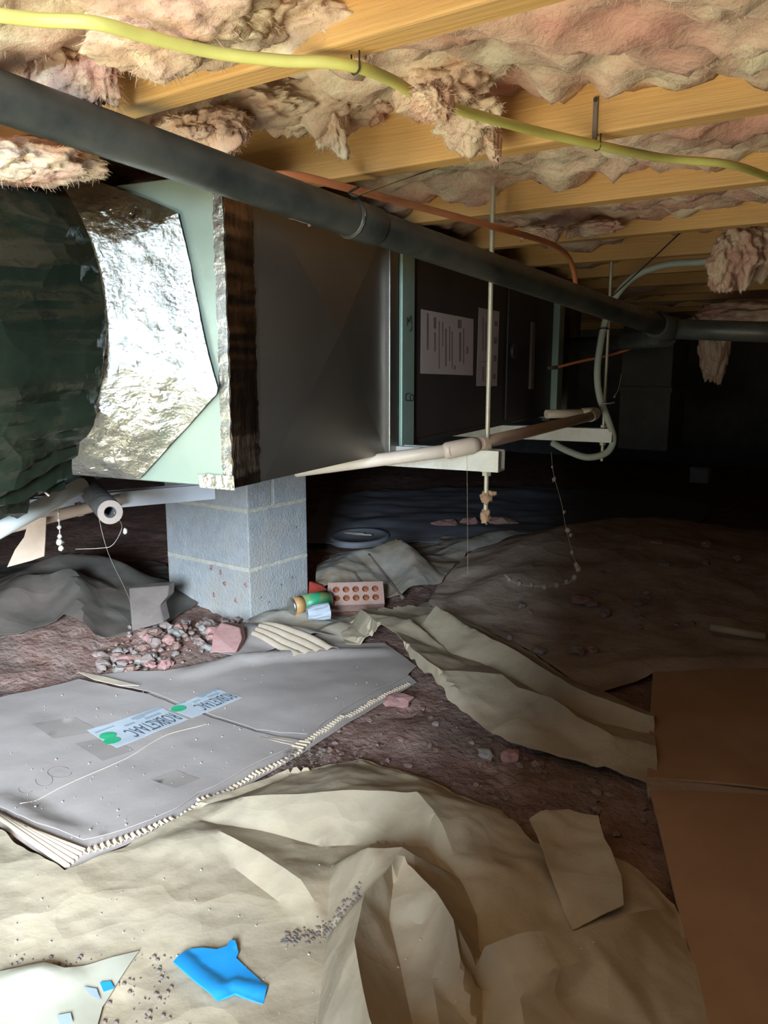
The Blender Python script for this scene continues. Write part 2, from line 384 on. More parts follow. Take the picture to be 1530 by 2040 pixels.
tag(box('wall_back', X0, X1, Y1, Y1 + 0.2, -0.1, ZC + .1, M_WALL), 'dark block foundation wall far behind the duct', None, kind='structure')
# wall behind the camera with the access hatch the daylight comes through
HX0, HX1, HZ0, HZ1 = -1.35, -0.07, 0.10, 1.17
V = []; F = []
for (a, b, c, d) in ((X0, HX0, -.1, ZC + .1), (HX1, X1, -.1, ZC + .1), (HX0, HX1, -.1, HZ0), (HX0, HX1, HZ1, ZC + .1)):
    k = len(V); V += boxv(Vector((a, Y0 - .2, c)), Vector((b - a, 0, 0)), Vector((0, .2, 0)), Vector((0, 0, d - c))); F += [tuple(i + k for i in f) for f in BOXF]
tag(mk('wall_front', V, F, M_WALL), 'block foundation wall with the access opening', None, kind='structure')
tag(box('ceiling', X0, X1, Y0, Y1, ZC, ZC + 0.02, M_SUB), 'plywood subfloor above the joists', None, kind='structure')

# ------------------------------------------------------------------ floor joists
ZJ = 1.18; JY = lambda k: 0.655 + 0.415 * k
jl = {-1: 'yellow pine floor joist nearest overhead, mostly out of the photo',
      0: 'wide yellow pine floor joist at the top, first one crossed by the yellow cable',
      1: 'yellow pine floor joist second from the top, with a dark metal strap',
      2: 'yellow pine floor joist holding the top of the long threaded rod',
      3: 'yellow pine floor joist behind the long threaded rod, under ragged insulation',
      4: 'pine floor joist next to the bent grey conduit',
      5: 'shadowed pine floor joist just behind the shorter threaded rod'}
for k in range(-1, 16):
    if JY(k) > Y1 - .05: break
    o = box('floor_joist', X0, X1, JY(k) - 0.038, JY(k), ZJ + 0.003 * noise.noise(Vector((k, 2, 1))), ZC, M_PINE, bevel=0.003)
    tag(o, jl.get(k, 'dim pine floor joist far back above the dark duct'), 'joist', 'floor joists overhead')

# ------------------------------------------------------------------ insulation batts between the joists
il = ['cream and pink fiberglass insulation in the bay nearest the camera', 'cream fiberglass insulation in the bay behind the first joist',
      'pink and cream fiberglass insulation in the second bay, touched by the cable', 'strip of pink fiberglass insulation in the third bay',
      'strip of ragged pink insulation in the fourth bay above the orange line', 'dim insulation strip in the fifth bay']
# fuzz: short curved fibres standing off the wool
def fuzz(V, F, pts, L, rn):
    for p, n in pts:
        d = (n + Vector((rn.uniform(-1, 1), rn.uniform(-1, 1), rn.uniform(-1, .6))) * .9).normalized(); l = L * rn.uniform(.4, 1.3)
        e = d.cross(Vector((rn.uniform(-1, 1), rn.uniform(-1, 1), .3))).normalized(); w = .00028
        k = len(V); q = Vector(p)
        b = Vector((rn.uniform(-1, 1), rn.uniform(-1, 1), rn.uniform(-1, .3))) * .5
        for t in (0, .5, 1):
            c = q + d * (l * t) + b * (l * t * t); ww = w * (1 - .7 * t); V += [c - e * ww, c + e * ww]
        F += [(k, k + 1, k + 3, k + 2), (k + 2, k + 3, k + 5, k + 4)]
def batt(k):
    ya = JY(k) + 0.001; yb = JY(k + 1) - 0.039
    near = k <= 2; dx = 0.011 if k <= 1 else (0.016 if k <= 3 else 0.04); nv = 30 if k <= 1 else (20 if k <= 3 else 9)
    xa, xb = (-2.2, 1.0) if k <= 1 else ((-2.8, 0.9) if k <= 3 else (-5.0, 2.0))
    nu = int((xb - xa) / dx); V = []; F = []; per = nv + 3
    for i in range(nu + 1):
        x = xa + i * dx
        lift = 0.05 + 0.035 * noise.noise(Vector((x * 2.3, k * 5.1, 0.5))) + 0.018 * noise.noise(Vector((x * 6.5, k * 3.1, 9)))
        if k == 4: lift = 0.06
        if k == 0: lift += .12 * max(0, 1 - abs(x + .93) / .24) ** .6      # batt has dropped out here
        for j in range(nv + 1):
            v = j / nv; y = ya + (yb - ya) * v
            s = 10 if near else 7
            n1 = fbm(x * s, y * s, k * 2.3, 5); n2 = noise.noise(Vector((x * 3.1, y * 6, k + 20.0)))
            rr = abs(noise.noise(Vector((x * 16 + n1, y * 16, k + 7.0))))
            z = ZJ + lift + 0.02 * n2 + 0.028 * n1 - 0.02 * sin(pi * v) + 0.02 * rr
            if v > 0.8: z += -0.014 + 0.034 * abs(noise.noise(Vector((x * 13, k * 3.0, 4))))   # ragged hem along the next joist
            if v < 0.1: z += 0.02
            yy = min(yb + 0.0, max(ya, y + 0.02 * noise.noise(Vector((x * 18, y * 18, 3 + k)))))
            V.append((x + 0.012 * noise.noise(Vector((x * 18, y * 18, 13 + k))), yy, min(z, ZC - 0.03)))
        V.append((x, yb, ZC - 0.002)); V.append((x, ya, ZC - 0.002))
    for i in range(nu):
        for j in range(per):
            a = i * per + j; b = i * per + (j + 1) % per; F.append((a, b, b + per, a + per))
    if k <= 2:
        rf = random.Random(k); fuzz(V, F, [(V[i_ * per + j_], Vector((0, -.2, -1))) for i_, j_ in ((rf.randrange(nu), rf.randrange(nv)) for _ in range(7000))], .006, rf)
    o = mk('insulation_batt', V, F, M_INSP if k in (2, 3, 4) else M_INS, smooth=True)
    tag(o, il[k + 1] if k + 1 < len(il) else 'dark insulation batt in a far joist bay', 'insulation', 'insulation between the joists')
for k in range(-1, 14):
    if JY(k + 1) < Y1 - .05: batt(k)
tag(box('insulation_batt', -2.2, 1.0, Y0, JY(-1) - .04, ZJ + .06, ZC - .002, M_INS), 'insulation beside the access wall, out of the photo', 'insulation', 'insulation between the joists')

# loose tufts hanging below the joists
def tuft(label, blobs, m=M_INS):
    c = blobs[0][0]; V = []; F = []
    for i, (p, sx, sy, sz, dr) in enumerate(blobs):
        bm = bmesh.new(); bmesh.ops.create_icosphere(bm, subdivisions=5, radius=1.0); k0 = len(V)
        for v in bm.verts:
            q = v.co.copy(); w = q * 2.0 + Vector((i * 7.7 + p.x * 9, p.y * 9, i))
            d = 1 + 0.30 * noise.fractal(w, 0.9, 2.2, 6) - 0.12 * abs(noise.noise(w * 2.3))
            q = Vector((q.x * sx, q.y * sy, q.z * sz)) * d
            if q.z < 0: q.z -= dr * max(0, noise.noise(Vector((q.x * 22 + i, q.y * 22, i)))) * 1.5
            V.append(p + q)
        F += [tuple(k0 + v.index for v in f.verts) for f in bm.faces]; bm.free()
        rf = random.Random(i); n0 = len(V) - k0
        fuzz(V, F, [(V[k0 + m_], (V[k0 + m_] - p).normalized()) for m_ in (rf.randrange(n0) for _ in range(1100))], .0065, rf)
    o = mk('insulation_tuft', V, F, m, smooth=True); tag(o, label, 'insulation', 'loose insulation tufts')
tuft('cream insulation tuft sagging above the black pipe, left of the cable end', [
    (D(610, 200, 1.12), .085, .05, .035, .03), (D(520, 215, 1.10), .075, .05, .022, .02), (D(430, 245, 1.07), .05, .04, .016, .03), (D(370, 252, 1.06), .04, .03, .012, .02), (D(655, 225, 1.12), .03, .03, .045, .04), (D(700, 200, 1.15), .06, .05, .03, .02)])
tuft('beige insulation tuft that swallows the yellow cable', [
    (D(862, 200, 0.80), .022, .02, .016, .01), (D(865, 180, 0.98), .05, .04, .03, .01), (D(930, 235, 1.02), .045, .03, .028, .03), (D(900, 140, 0.98), .07, .04, .03, .01), (D(960, 275, 1.05), .025, .02, .015, .03)])
tuft('pink insulation folds hanging at the upper left above the black pipe', [
    (D(55, 125, 0.87), .075, .028, .034, .008), (D(140, 165, 0.86), .036, .026, .032, .010), (D(190, 130, 0.85), .026, .024, .036, .008), (D(-20, 90, 0.84), .07, .03, .04, .01), (D(60, 180, .88), .05, .022, .02, .006)], M_INSP)
tuft('cream insulation bulging over the top left of the first joist', [
    (D(560, 40, 0.77), .09, .05, .03, .01), (D(440, 55, 0.76), .08, .05, .026, .01), (D(300, 70, 0.74), .07, .05, .024, .01), (D(690, 30, 0.76), .03, .04, .035, .02), (D(350, 20, 0.72), .1, .07, .03, .0)])
tuft('pink insulation scrap under the pipe at the left edge', [
    (D(60, 325, 1.02), .07, .06, .024, .0), (D(130, 325, 1.04), .04, .05, .02, .01), (D(-20, 320, 1.0), .07, .06, .024, .0)], M_INSP)
tuft('pink insulation clump dangling at the right edge below the joists', [
    (D(1470, 505, 1.95), .055, .05, .06, .05), (D(1440, 530, 1.95), .035, .04, .06, .06), (D(1525, 490, 1.97), .06, .05, .05, .04)], M_INSP)
tuft('shaggy cream insulation over the joist in the upper right corner', [
    (D(1490, 100, 0.95), .05, .04, .05, .03), (D(1420, 60, 0.92), .06, .05, .03, .02), (D(1520, 40, 0.9), .06, .05, .05, .02)])
tuft('dim pink insulation hanging far back on the right', [(D(1425, 690, 3.3), .06, .06, .14, .05), (D(1500, 625, 3.2), .22, .12, .05, .03)], M_INSP)
tuft('small insulation wisps above the orange line', [(D(1080, 462, 1.75), .05, .03, .012, .03), (D(1185, 455, 1.8), .06, .03, .016, .03)], M_INSP)

# ================================================================== BLACK DRAIN PIPE
PA = D(-140, 140, 0.70); PB = D(1330, 655, 2.02)
pa = D(0, 193, .79)
pipe_dir = (PB - pa).normalized(); PA = pa - pipe_dir * 0.45
e = empty('drain_pipe', (pa + PB) / 2, 'long black plastic drain pipe running under the joists', 'pipe')
tube('pipe', line(PA, PB, 12), 0.0245, M_ABS, e, 28)
def pxx(p): v = p - CP; return 765 + FPX * v.dot(RT) / v.dot(FW)
tq = min(np.arange(0, 1.6, .004), key=lambda t: abs(pxx(pa + pipe_dir * t) - 700))
jc = pa + pipe_dir * tq
tube('coupling', [jc - pipe_dir * .004, jc + pipe_dir * .002, jc + pipe_dir * .05, jc + pipe_dir * .055], lambda i: .0255 if i in (0, 3) else .0275, M_ABS, e, 28)
tee = tube('tee_fitting', [PB - pipe_dir * .07, PB + pipe_dir * .06], 0.031, M_ABS, e, 24)
tube('branch_pipe', [PB, PB + Vector((.25, .10, -.012)), PB + Vector((1.3, .5, -.05))], 0.0245, M_ABS, e, 20)
tube('branch_pipe', [PB + Vector((0, 0, -.02)), D(1230, 683, 2.55), D(1090, 690, 2.9)], 0.024, M_ABS, e, 20)
# wire hanger tied round the pipe
hg = empty('pipe_hanger_wire', jc, 'thin wire tied round the black pipe and up to a joist', 'wire')
ring = []
for i in range(17):
    a = 2 * pi * i / 16; ring.append(jc + pipe_dir * (.004 * sin(a)) + (pipe_dir.cross(ZZ).normalized() * cos(a) + ZZ * sin(a)) * .0275)
tube('wire_loop', ring, .0016, M_DARK, hg, 6)
tube('wire_tail', cat_rom([jc + ZZ * .028, D(760, 372, 1.18), D(890, 328, 1.25)], 6), .0012, M_STEEL, hg, 6)
tube('wire_twist', cat_rom([jc + ZZ * .028, D(712, 392, 1.14), D(695, 385, 1.14), D(715, 372, 1.15)], 5), .0018, M_DARK, hg, 6)

# orange line along the pipe
op = [(530, 350, 1.12), (590, 350, 1.14), (690, 374, 1.20), (850, 416, 1.36), (980, 451, 1.48), (1050, 470, 1.60), (1100, 487, 1.70), (1128, 507, 1.78), (1143, 540, 1.84), (1150, 600, 1.9)]
tag(tube('refrigerant_line', cat_rom([D(*p) for p in op], 8), .0058, M_COP, None, 10), 'orange copper line curving down behind the black pipe', 'tube')

# ================================================================== YELLOW CABLE
cp1 = [(-120, 10), (-20, 28), (80, 40), (190, 46), (300, 75), (430, 105), (560, 121), (650, 124), (720, 136), (780, 160), (835, 192), (890, 210), (960, 232), (1080, 264), (1200, 291), (1330, 316), (1450, 327), (1530, 352), (1600, 380)]
def cable_pt(x, y):
    z = ZJ - 0.012 - 0.012 * max(0, noise.noise(Vector((x * .006, 0, 1)))); return G(x, y, z)
yc = empty('yellow_cable', cable_pt(650, 124), 'yellow sheathed electrical cable stapled across the joists', 'cable')
P = cat_rom([cable_pt(*p) for p in cp1], 8)
side = Vector((0, 0, 1)); V, F = tube_data(P, .0055, 12); tmp = V
o = mk('sheath', V, F, M_YEL, yc, smooth=True)
def cable_staple(x, y):
    p = cable_pt(x, y); d = (cable_pt(x + 20, y + 4) - p).normalized(); s = d.cross(ZZ).normalized()
    pts = [p + s * .0065 + ZZ * .012, p + s * .0065 - ZZ * .003, p + s * .003 - ZZ * .006, p - s * .003 - ZZ * .006, p - s * .0065 - ZZ * .003, p - s * .0065 + ZZ * .012]
    tube('staple', pts, .0009, M_DARK, yc, 6)
cable_staple(708, 133); cable_staple(1190, 289)

# dark strap nailed on the second joist
def flat_strap(name, px, py0, py1, d, w, label):
    a = D(px, py0, d); b = D(px, py1, d); s = Vector((1, 0, 0)); n = Vector((0, -1, 0))
    e = empty(name, b, label, 'strap')
    mk('strap', boxv(a - s * w / 2, s * w, n * .003, b - a), BOXF, M_DARK, e)
    for t in (.25, .75):
        c = lerp(a, b, t) + n * .003; tube('nail_head', [c, c + n * .002], .0035, M_STEEL, e, 8)
yj = JY(1) - .038
pt = PL(1187, 235, Vector((0, yj, 0)), Vector((0, 1, 0)))
e = empty('joist_strap', pt, 'dark metal strap nailed to the second joist above the cable', 'strap')
mk('strap', boxv(pt + Vector((-.003, -.003, -.026)), Vector((.006, 0, 0)), Vector((0, .003, 0)), Vector((0, 0, .05))), BOXF, M_BOARD, e)
tube('nail_head', [pt + Vector((0, -.003, .02)), pt + Vector((0, -.005, .02))], .0025, M_DARK, e, 8)

# ================================================================== PLENUM
PW, PH = 0.58, 0.435
yF, _ = UR(768, 700); yF2, _ = UR(787, 700); yF3, _ = UR(812, 700); yE, _ = UR(1103, 700)
pl = empty('plenum', U(-.28, .3, 0), 'galvanized sheet metal plenum box with cross-broken side above the block pier', 'duct')
# front panel and hidden faces
mk('front_panel', [U(-PW, 0, 0), U(0, 0, 0), U(0, 0, PH), U(-PW, 0, PH)], [(0, 1, 2, 3)], M_GALV, pl, solid=.001)
mk('bottom_panel', [U(-PW, 0, 0), U(0, 0, 0), U(0, yF, 0), U(-PW, yF, 0)], [(0, 3, 2, 1)], M_GALVR, pl, solid=.001)
mk('top_panel', [U(-PW, 0, PH), U(0, 0, PH), U(0, yF, PH), U(-PW, yF, PH)], [(0, 1, 2, 3)], M_GALVR, pl, solid=.001)
mk('back_side_panel', [U(-PW, 0, 0), U(-PW, yF, 0), U(-PW, yF, PH), U(-PW, 0, PH)], [(0, 3, 2, 1)], M_GALVR, pl, solid=.001)
y0p = .075; yc_, zc_ = UR(655, 665)
mk('side_panel', [U(0, 0, 0), U(0, y0p, 0), U(0, yF, 0), U(0, yF, PH), U(0, y0p, PH), U(0, 0, PH), U(.022, yc_, zc_ + .0)],
   [(0, 1, 4, 5), (1, 2, 6), (2, 3, 6), (3, 4, 6), (4, 1, 6)], M_GALVR, pl, solid=-.0008)
# crumpled foil tape folded round the near corner
def wavy_strip(name, f, n, m, parent, seed=0):
    V = []; F = []
    for i in range(n + 1):
        t = i / n; a, b = f(t)
        for s in range(5):
            p = lerp(a, b, s / 4); V.append(p)
    for i in range(n):
        for s in range(4):
            q = i * 5 + s; F.append((q, q + 1, q + 6, q + 5))
    return fixn(mk(name, V, F, m, parent, smooth=True, solid=.0006))
def nn(t, s): return noise.noise(Vector((t * 40, s, 0.5)))
wavy_strip('corner_tape', lambda t: (U(-.018 + .003 * nn(t, 1), -.002 - .001 * nn(t, 3), PH * t), U(.001, -.004 - .002 * nn(t, 2), PH * t)), 90, M_TAPE, pl)
wavy_strip('corner_tape', lambda t: (U(.003 + .002 * nn(t, 4), -.004 - .002 * nn(t, 2), PH * t), U(.002 + .0015 * nn(t, 5), .064 + .003 * nn(t * 2, 6), PH * t)), 90, M_TAPED, pl)
wavy_strip('bottom_tape', lambda t: (U(-.06 + .064 * t, -.004 - .0015 * nn(t * .3, 7), .018 + .003 * nn(t * .2, 9)), U(-.06 + .064 * t, -.003, -.003)), 30, M_TAPE, pl)
# flanges where plenum meets the cabinet
ubox('drive_cleat', -.002, .012, yF - .004, yF2 - .008, -.002, PH, M_GALVR, pl, .002)
ubox('flange_strip', -.002, .016, yF2, yF3, -.004, PH, M_GREEN, pl, .002)
def scrawl(pts, parent, m, r=.0009):
    P = [U(.0172, *UR(x, y)) for x, y in pts]; tube('pen_mark', cat_rom(P, 5), r, m, parent, 5)
scrawl([(795, 650), (796, 633), (799, 642), (803, 630), (804, 655), (800, 660)], pl, M_DARK)
scrawl([(800, 783), (793, 786), (793, 796), (800, 798)], pl, M_DARK); scrawl([(801, 787), (807, 786), (808, 796), (802, 798), (801, 788)], pl, M_DARK)

# foil sleeve and black jacketed flex duct
fd = empty('flexible_duct', U(-.45, -.1, 0), 'big round flexible duct in a black plastic jacket with a crumpled foil sleeve', 'duct')
JD = -0.085
ringpx = [(130, 372), (180, 450), (215, 600), (228, 690), (205, 800), (150, 890), (95, 944)]
rp = [UF(x, y, JD) for x, y in ringpx]
A = np.array([[2 * x, 2 * z, 1] for x, z in rp]); bb = np.array([x * x + z * z for x, z in rp])
sol = np.linalg.lstsq(A, bb, rcond=None)[0]; CX, CZ = sol[0], sol[1]; CR = sqrt(sol[2] + CX * CX + CZ * CZ)
print('duct ring', CX, CZ, CR, 'yF', yF, yF2, yF3, yE)
outpx = [(60, 352), (120, 352), (200, 362), (300, 398), (362, 425), (376, 490), (398, 600), (420, 700), (442, 780), (362, 868), (282, 957), (180, 951), (95, 943)]
outl = [UF(x, y) for x, y in outpx]
outl = [(x, max(.001, min(PH + .03, z))) for x, z in outl] + [(2 * CX - outl[-1][0] - .0, .001), (CX - CR - .05, .15), (CX - CR - .05, PH - .05), (CX - .12, PH + .03)]
NA, NR = 260, 40
def outline_at(a):
    d = (cos(a), sin(a)); best = None
    for i in range(len(outl)):
        x1, z1 = outl[i][0] - CX, outl[i][1] - CZ; x2, z2 = outl[(i + 1) % len(outl)][0] - CX, outl[(i + 1) % len(outl)][1] - CZ
        ex, ez = x2 - x1, z2 - z1; den = d[0] * ez - d[1] * ex
        if abs(den) < 1e-9: continue
        t = (x1 * ez - z1 * ex) / den; s = (x1 * d[1] - z1 * d[0]) / den
        if t > 0 and 0 <= s <= 1 and (best is None or t > best): best = t
    return best or CR * 1.1
V = []; F = []
for j in range(NR + 1):
    s = j / NR
    for i in range(NA):
        a = 2 * pi * i / NA; ro = max(outline_at(a), CR * 0.8); ri = CR - .012
        r = ri + (ro - ri) * s ** 1.3
        y = JD * (1 - s) ** 1.6 - .012 * (1 - s)
        x = CX + cos(a) * r; z = CZ + sin(a) * r
        w = min(1, 4 * s * (1 - s) + .25)
        q = Vector((x * 26, z * 26, 1.7)); n1 = noise.ridged_multi_fractal(q, 0.8, 2.2, 3, 1.0, 2.0) - 1.0
        vd = noise.voronoi(Vector((x * 17 + .4 * noise.noise(q * .4), z * 11, 2.2)))[0][0]; ve = noise.voronoi(Vector((x * 48, z * 36, 6.2)))[0][0]
        calm = .35 if (x < CX + .12 and s < .45) else 1.0
        y -= .0035 + calm * w * (.020 * vd + .0065 * ve + .005 * max(0, n1)) + .0022 * w * random.random()
        V.append(U(x, y, max(z, .0015)))
for j in range(NR):
    for i in range(NA):
        F.append((j * NA + i, j * NA + (i + 1) % NA, (j + 1) * NA + (i + 1) % NA, (j + 1) * NA + i))
fo = mk('foil_sleeve', V, F, M_FOIL, fd, smooth=True); fixn(fo); es = fo.modifiers.new('crisp', 'EDGE_SPLIT'); es.split_angle = radians(24)
# jacket sweep
path = cat_rom([(CX, -.03, CZ), (CX - .005, -.10, CZ), (CX - .05, -.20, CZ - .01), (CX - .15, -.29, CZ - .03), (CX - .36, -.32, CZ - .05), (CX - .7, -.28, CZ - .06), (CX - 1.3, -.16, CZ - .07)], 12)
path = path[8:]
NP = len(path); NA2 = 200; V = []; F = []
cum = 0
for i, p in enumerate(path):
    p = Vector(p); t = (Vector(path[min(i + 1, NP - 1)]) - Vector(path[max(i - 1, 0)])).normalized()
    nxv = t.cross(ZZ).normalized(); nzv = nxv.cross(t)
    if i: cum += (p - Vector(path[i - 1])).length
    for k in range(NA2):
        a = 2 * pi * k / NA2
        q = Vector((a * 2.6, cum * 5, 0)); 
        fold = noise.ridged_multi_fractal(Vector((a * 3.2 + .8 * sin(cum * 6), cum * 3.0, 3)), .8, 2.1, 3, 1.0, 2.0) - 1.0
        lowf = max(0, -sin(a - .25)); hi_ = max(0, sin(a))
        f2 = noise.ridged_multi_fractal(Vector((a * 5.5 + 1.2 * noise.noise(Vector((cum * 4, a, 1))), cum * 1.6, 7)), .8, 2.1, 3, 1.0, 2.0) - 1.0
        f3 = noise.ridged_multi_fractal(Vector((a * 2.2 + cum * 5, cum * 1.2, 2)), .8, 2.1, 2, 1.0, 2.0) - 1.0
        r = CR * (1 + .012 * fold + .09 * (.3 + lowf) * f2 + .09 * hi_ * f3 + .03 * noise.noise(q)) + .01 * min(1, cum * 8)
        low = 1 if sin(a) < 0 else 0
        r += low * .04 * -sin(a) * (.5 + noise.noise(Vector((a * 4, cum * 2, 9))))
        if i == 0: r = CR + .002
        V.append(U(*(p + nxv * (cos(a) * r) + nzv * (sin(a) * r))))
for i in range(NP - 1):
    for k in range(NA2): F.append((i * NA2 + k, i * NA2 + (k + 1) % NA2, (i + 1) * NA2 + (k + 1) % NA2, (i + 1) * NA2 + k))
fixn(mk('jacket', V, F, M_JACK, fd, smooth=True, solid=.001))
# torn tail of jacket below
tg = empty('jacket_string', D(60, 960, 1.2), 'frayed strand dangling from the underside of the black duct', 'strand')
tube('strand', cat_rom([D(30, 935, 1.2), D(55, 962, 1.2), D(75, 968, 1.2), D(98, 988, 1.2)], 5), .0016, M_WEB, tg, 6)
blob('knot', D(55, 962, 1.2), .008, .006, .006, .4, 2, M_WEB, tg, 2)

# ================================================================== AIR HANDLER
ah = empty('air_handler', U(-.28, 1.2, 0), 'dark painted air handler cabinet lying on its side behind the plenum', 'air handler')
AH = PH + .01
ubox('cabinet', -PW, .0, yF3 - .01, yE, .005, AH, M_CAB, ah, .004)
# door panel, its lip and seam
ubox('door_panel', 0, .006, yF3 + .03, UR(1000, 700)[0], .02, AH - .02, M_CAB, ah, .002)
ubox('door_panel', 0, .005, UR(1008, 700)[0], UR(1062, 700)[0], .02, AH - .02, M_CAB, ah, .002)
ya, za = UR(1055, 680); ubox('edge_trim', 0, .012, ya - .012, ya + .02, .10, .30, M_BOARD, ah, .002)
ya, za = UR(1014, 700); k = U(.008, ya, za); tube('latch_knob', [k, k + UX * .012], .022, M_DARK, ah, 16)
ubox('end_flange', -PW, .022, yE - .02, yE + .045, -.005, AH, M_GREEN, ah, .002)
def sticker(name, pxs, m, x=.0066):
    P = [U(x, *UR(a, b)) for a, b in pxs]; return mk(name, P, [(0, 1, 2, 3)], m, ah, solid=-.0004)
s1 = sticker('instruction_sticker', [(832, 744), (937, 748), (938, 636), (833, 616)], M_PAPER); s1['label'] = 'faded printed instruction sheet'
s2 = sticker('warning_sticker', [(944, 769), (985, 769), (990, 621), (949, 613)], M_PAPER); s2['label'] = 'tall faded warning sticker'
def ink(parent, x, y0, y1, w):
    P = [U(.0072, *UR(a, b)) for a, b in ((x, y1), (x + w, y1), (x + w, y0), (x, y0))]; mk('print_line', P, [(0, 1, 2, 3)], M_INK, parent)
for (x, y0, y1, w) in [(844, 624, 697, 4), (858, 632, 655, 5), (859, 662, 700, 3), (868, 640, 735, 2), (875, 642, 690, 2), (881, 655, 730, 3), (889, 650, 720, 2), (894, 660, 735, 2), (899, 728, 736, 3), (906, 637, 654, 8), (909, 662, 720, 4), (917, 655, 725, 2), (924, 690, 705, 3)]: ink(s1, x, y0, y1, w)
for (x, y0, y1, w) in [(980, 640, 650, 6), (979, 672, 685, 6), (978, 708, 720, 6), (977, 745, 755, 5), (953, 720, 721, 24), (956, 632, 700, 2), (962, 640, 700, 2), (956, 730, 760, 3)]: ink(s2, x, y0, y1, w)
# rear return box and trunk in the dark
rb = empty('return_box', U(-.25, yE + .3, 0), 'dull return duct box in the dark behind the air handler', 'duct')
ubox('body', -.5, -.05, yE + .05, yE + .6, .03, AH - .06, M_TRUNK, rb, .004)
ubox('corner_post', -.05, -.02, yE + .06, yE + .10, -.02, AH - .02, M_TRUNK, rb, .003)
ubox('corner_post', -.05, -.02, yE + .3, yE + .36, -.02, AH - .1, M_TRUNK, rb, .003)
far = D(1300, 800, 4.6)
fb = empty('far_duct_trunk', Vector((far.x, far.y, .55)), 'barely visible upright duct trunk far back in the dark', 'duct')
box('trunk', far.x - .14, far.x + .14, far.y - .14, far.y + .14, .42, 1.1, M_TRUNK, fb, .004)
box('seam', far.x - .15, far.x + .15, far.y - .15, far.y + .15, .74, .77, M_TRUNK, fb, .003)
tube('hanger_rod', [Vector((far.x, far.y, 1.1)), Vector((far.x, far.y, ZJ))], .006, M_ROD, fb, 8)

# ================================================================== TRAPEZE HANGERS
def trapeze(px, py, d, topz, botz, ztop, label, ylow=None, inner=.74, rods=True):
    r0 = D(px, py, d); r0 = Vector((r0.x, r0.y, 0))
    e = empty('trapeze_hanger', r0 + ZZ * botz, label, 'hanger')
    h = .041; w = .041; t = .0028
    a = r0 + UX * .03; n = UX * -inner; o = a - UY * (w / 2) + ZZ * (ztop - h)
    prof = [(0, 0), (w, 0), (w, h), (w - .010, h), (w - .010, h - t), (w - t, h - t), (w - t, t), (t, t), (t, h - t), (.010, h - t), (.010, h), (0, h)]
    prism('strut_channel', [o + UY * y + ZZ * z for y, z in prof], n, M_STRUT, e)
    if rods:
        P = []; N = int((topz - botz) / .0022)
        V, F = tube_data(line(r0 + ZZ * botz, r0 + ZZ * topz, N), lambda i: .0050 if i % 2 else .0043, 10)
        mk('threaded_rod', V, F, M_ROD, e, smooth=True)
        for zz in (ztop - h - .010, ztop + .002):
            hexp = [r0 + Vector((cos(i * pi / 3) * .0095, sin(i * pi / 3) * .0095, zz)) for i in range(6)]
            prism('nut', hexp, ZZ * .008, M_ROD, e)
        tube('washer', [r0 + ZZ * (ztop - h - .0022), r0 + ZZ * (ztop - h - .0002)], .013, M_ROD, e, 16)
        tube('washer', [r0 + ZZ * (ztop + .0002), r0 + ZZ * (ztop + .0018)], .013, M_ROD, e, 16)
    return e, r0
z1t = D(985, 898, 1.56).z
h1, R1 = trapeze(974, 740, 1.555, 1.262, D(966, 1040, 1.6).z, z1t, 'white strut channel hanging on the long threaded rod in front of the cabinet')
blob('mud_lump', R1 + ZZ * D(968, 995, 1.58).z, .011, .010, .012, .5, 2, M_MUD, h1, 3, 2)
blob('mud_lump', R1 + ZZ * D(965, 1032, 1.59).z, .010, .010, .015, .5, 2, M_MUD, h1, 3, 5)
blob('mud_lump', R1 + Vector((.008, .004, D(968, 985, 1.58).z)), .012, .006, .005, .5, 2, M_MUD, h1, 3, 8)
z2t = D(1205, 854, 2.45).z
h2, R2 = trapeze(1206, 770, 2.44, 1.245, D(1203, 922, 2.44).z, z2t, 'white strut channel hanging on the shorter rod beside the bent grey conduit', inner=.8)
sa, sb = D(-60, 1016, 1.72), D(425, 974, 1.86); sdv = (sb - sa); sn = sdv.cross(ZZ).normalized()
e3 = empty('support_rail', sa, 'grey steel rail under the plenum running towards the block pier', 'rail')
prism('rail_channel', [sa + sn * y + ZZ * z for y, z in [(0, -.017), (.04, -.017), (.04, .017), (.036, .017), (.036, -.013), (.004, -.013), (.004, .017), (0, .017)]], sdv, M_LID, e3)
for t in (.3, .6): bc = lerp(sa, sb, t) + sn * .0; tube('bolt_head', [bc - sn * .004, bc + sn * .002], .007, M_STEEL, e3, 6)

# ================================================================== CONDENSATE PIPES
cpz = empty('condensate_pipe', D(935, 889, 1.62), 'cream plastic condensate pipe resting on the strut channels', 'pipe')
A0 = D(590, 938, 1.66); A1 = D(900, 897, 1.545); B1 = D(955, 884, 1.56); C1 = D(1176, 830, 2.30)
tube('pipe', line(A0, A1, 4), .0128, M_PVC, cpz, 18)
tube('coupling', [D(884, 899, 1.55), D(890, 898, 1.55), D(940, 888, 1.556), D(952, 885, 1.56)], lambda i: (.0135, .0165, .0165, .0135)[i], M_PVC, cpz, 20)
tube('pipe', line(B1, C1, 4), .0128, M_PVCB, cpz, 18)
tube('return_bend', cat_rom([C1, D(1184, 827, 2.34), D(1186, 822, 2.40), D(1176, 821, 2.44), D(1160, 823, 2.44)], 6), .0148, M_PVC, cpz, 18)
tube('stub_pipe', line(D(1160, 823, 2.44), D(1088, 825, 2.40), 3), .0125, M_PVC, cpz, 16)

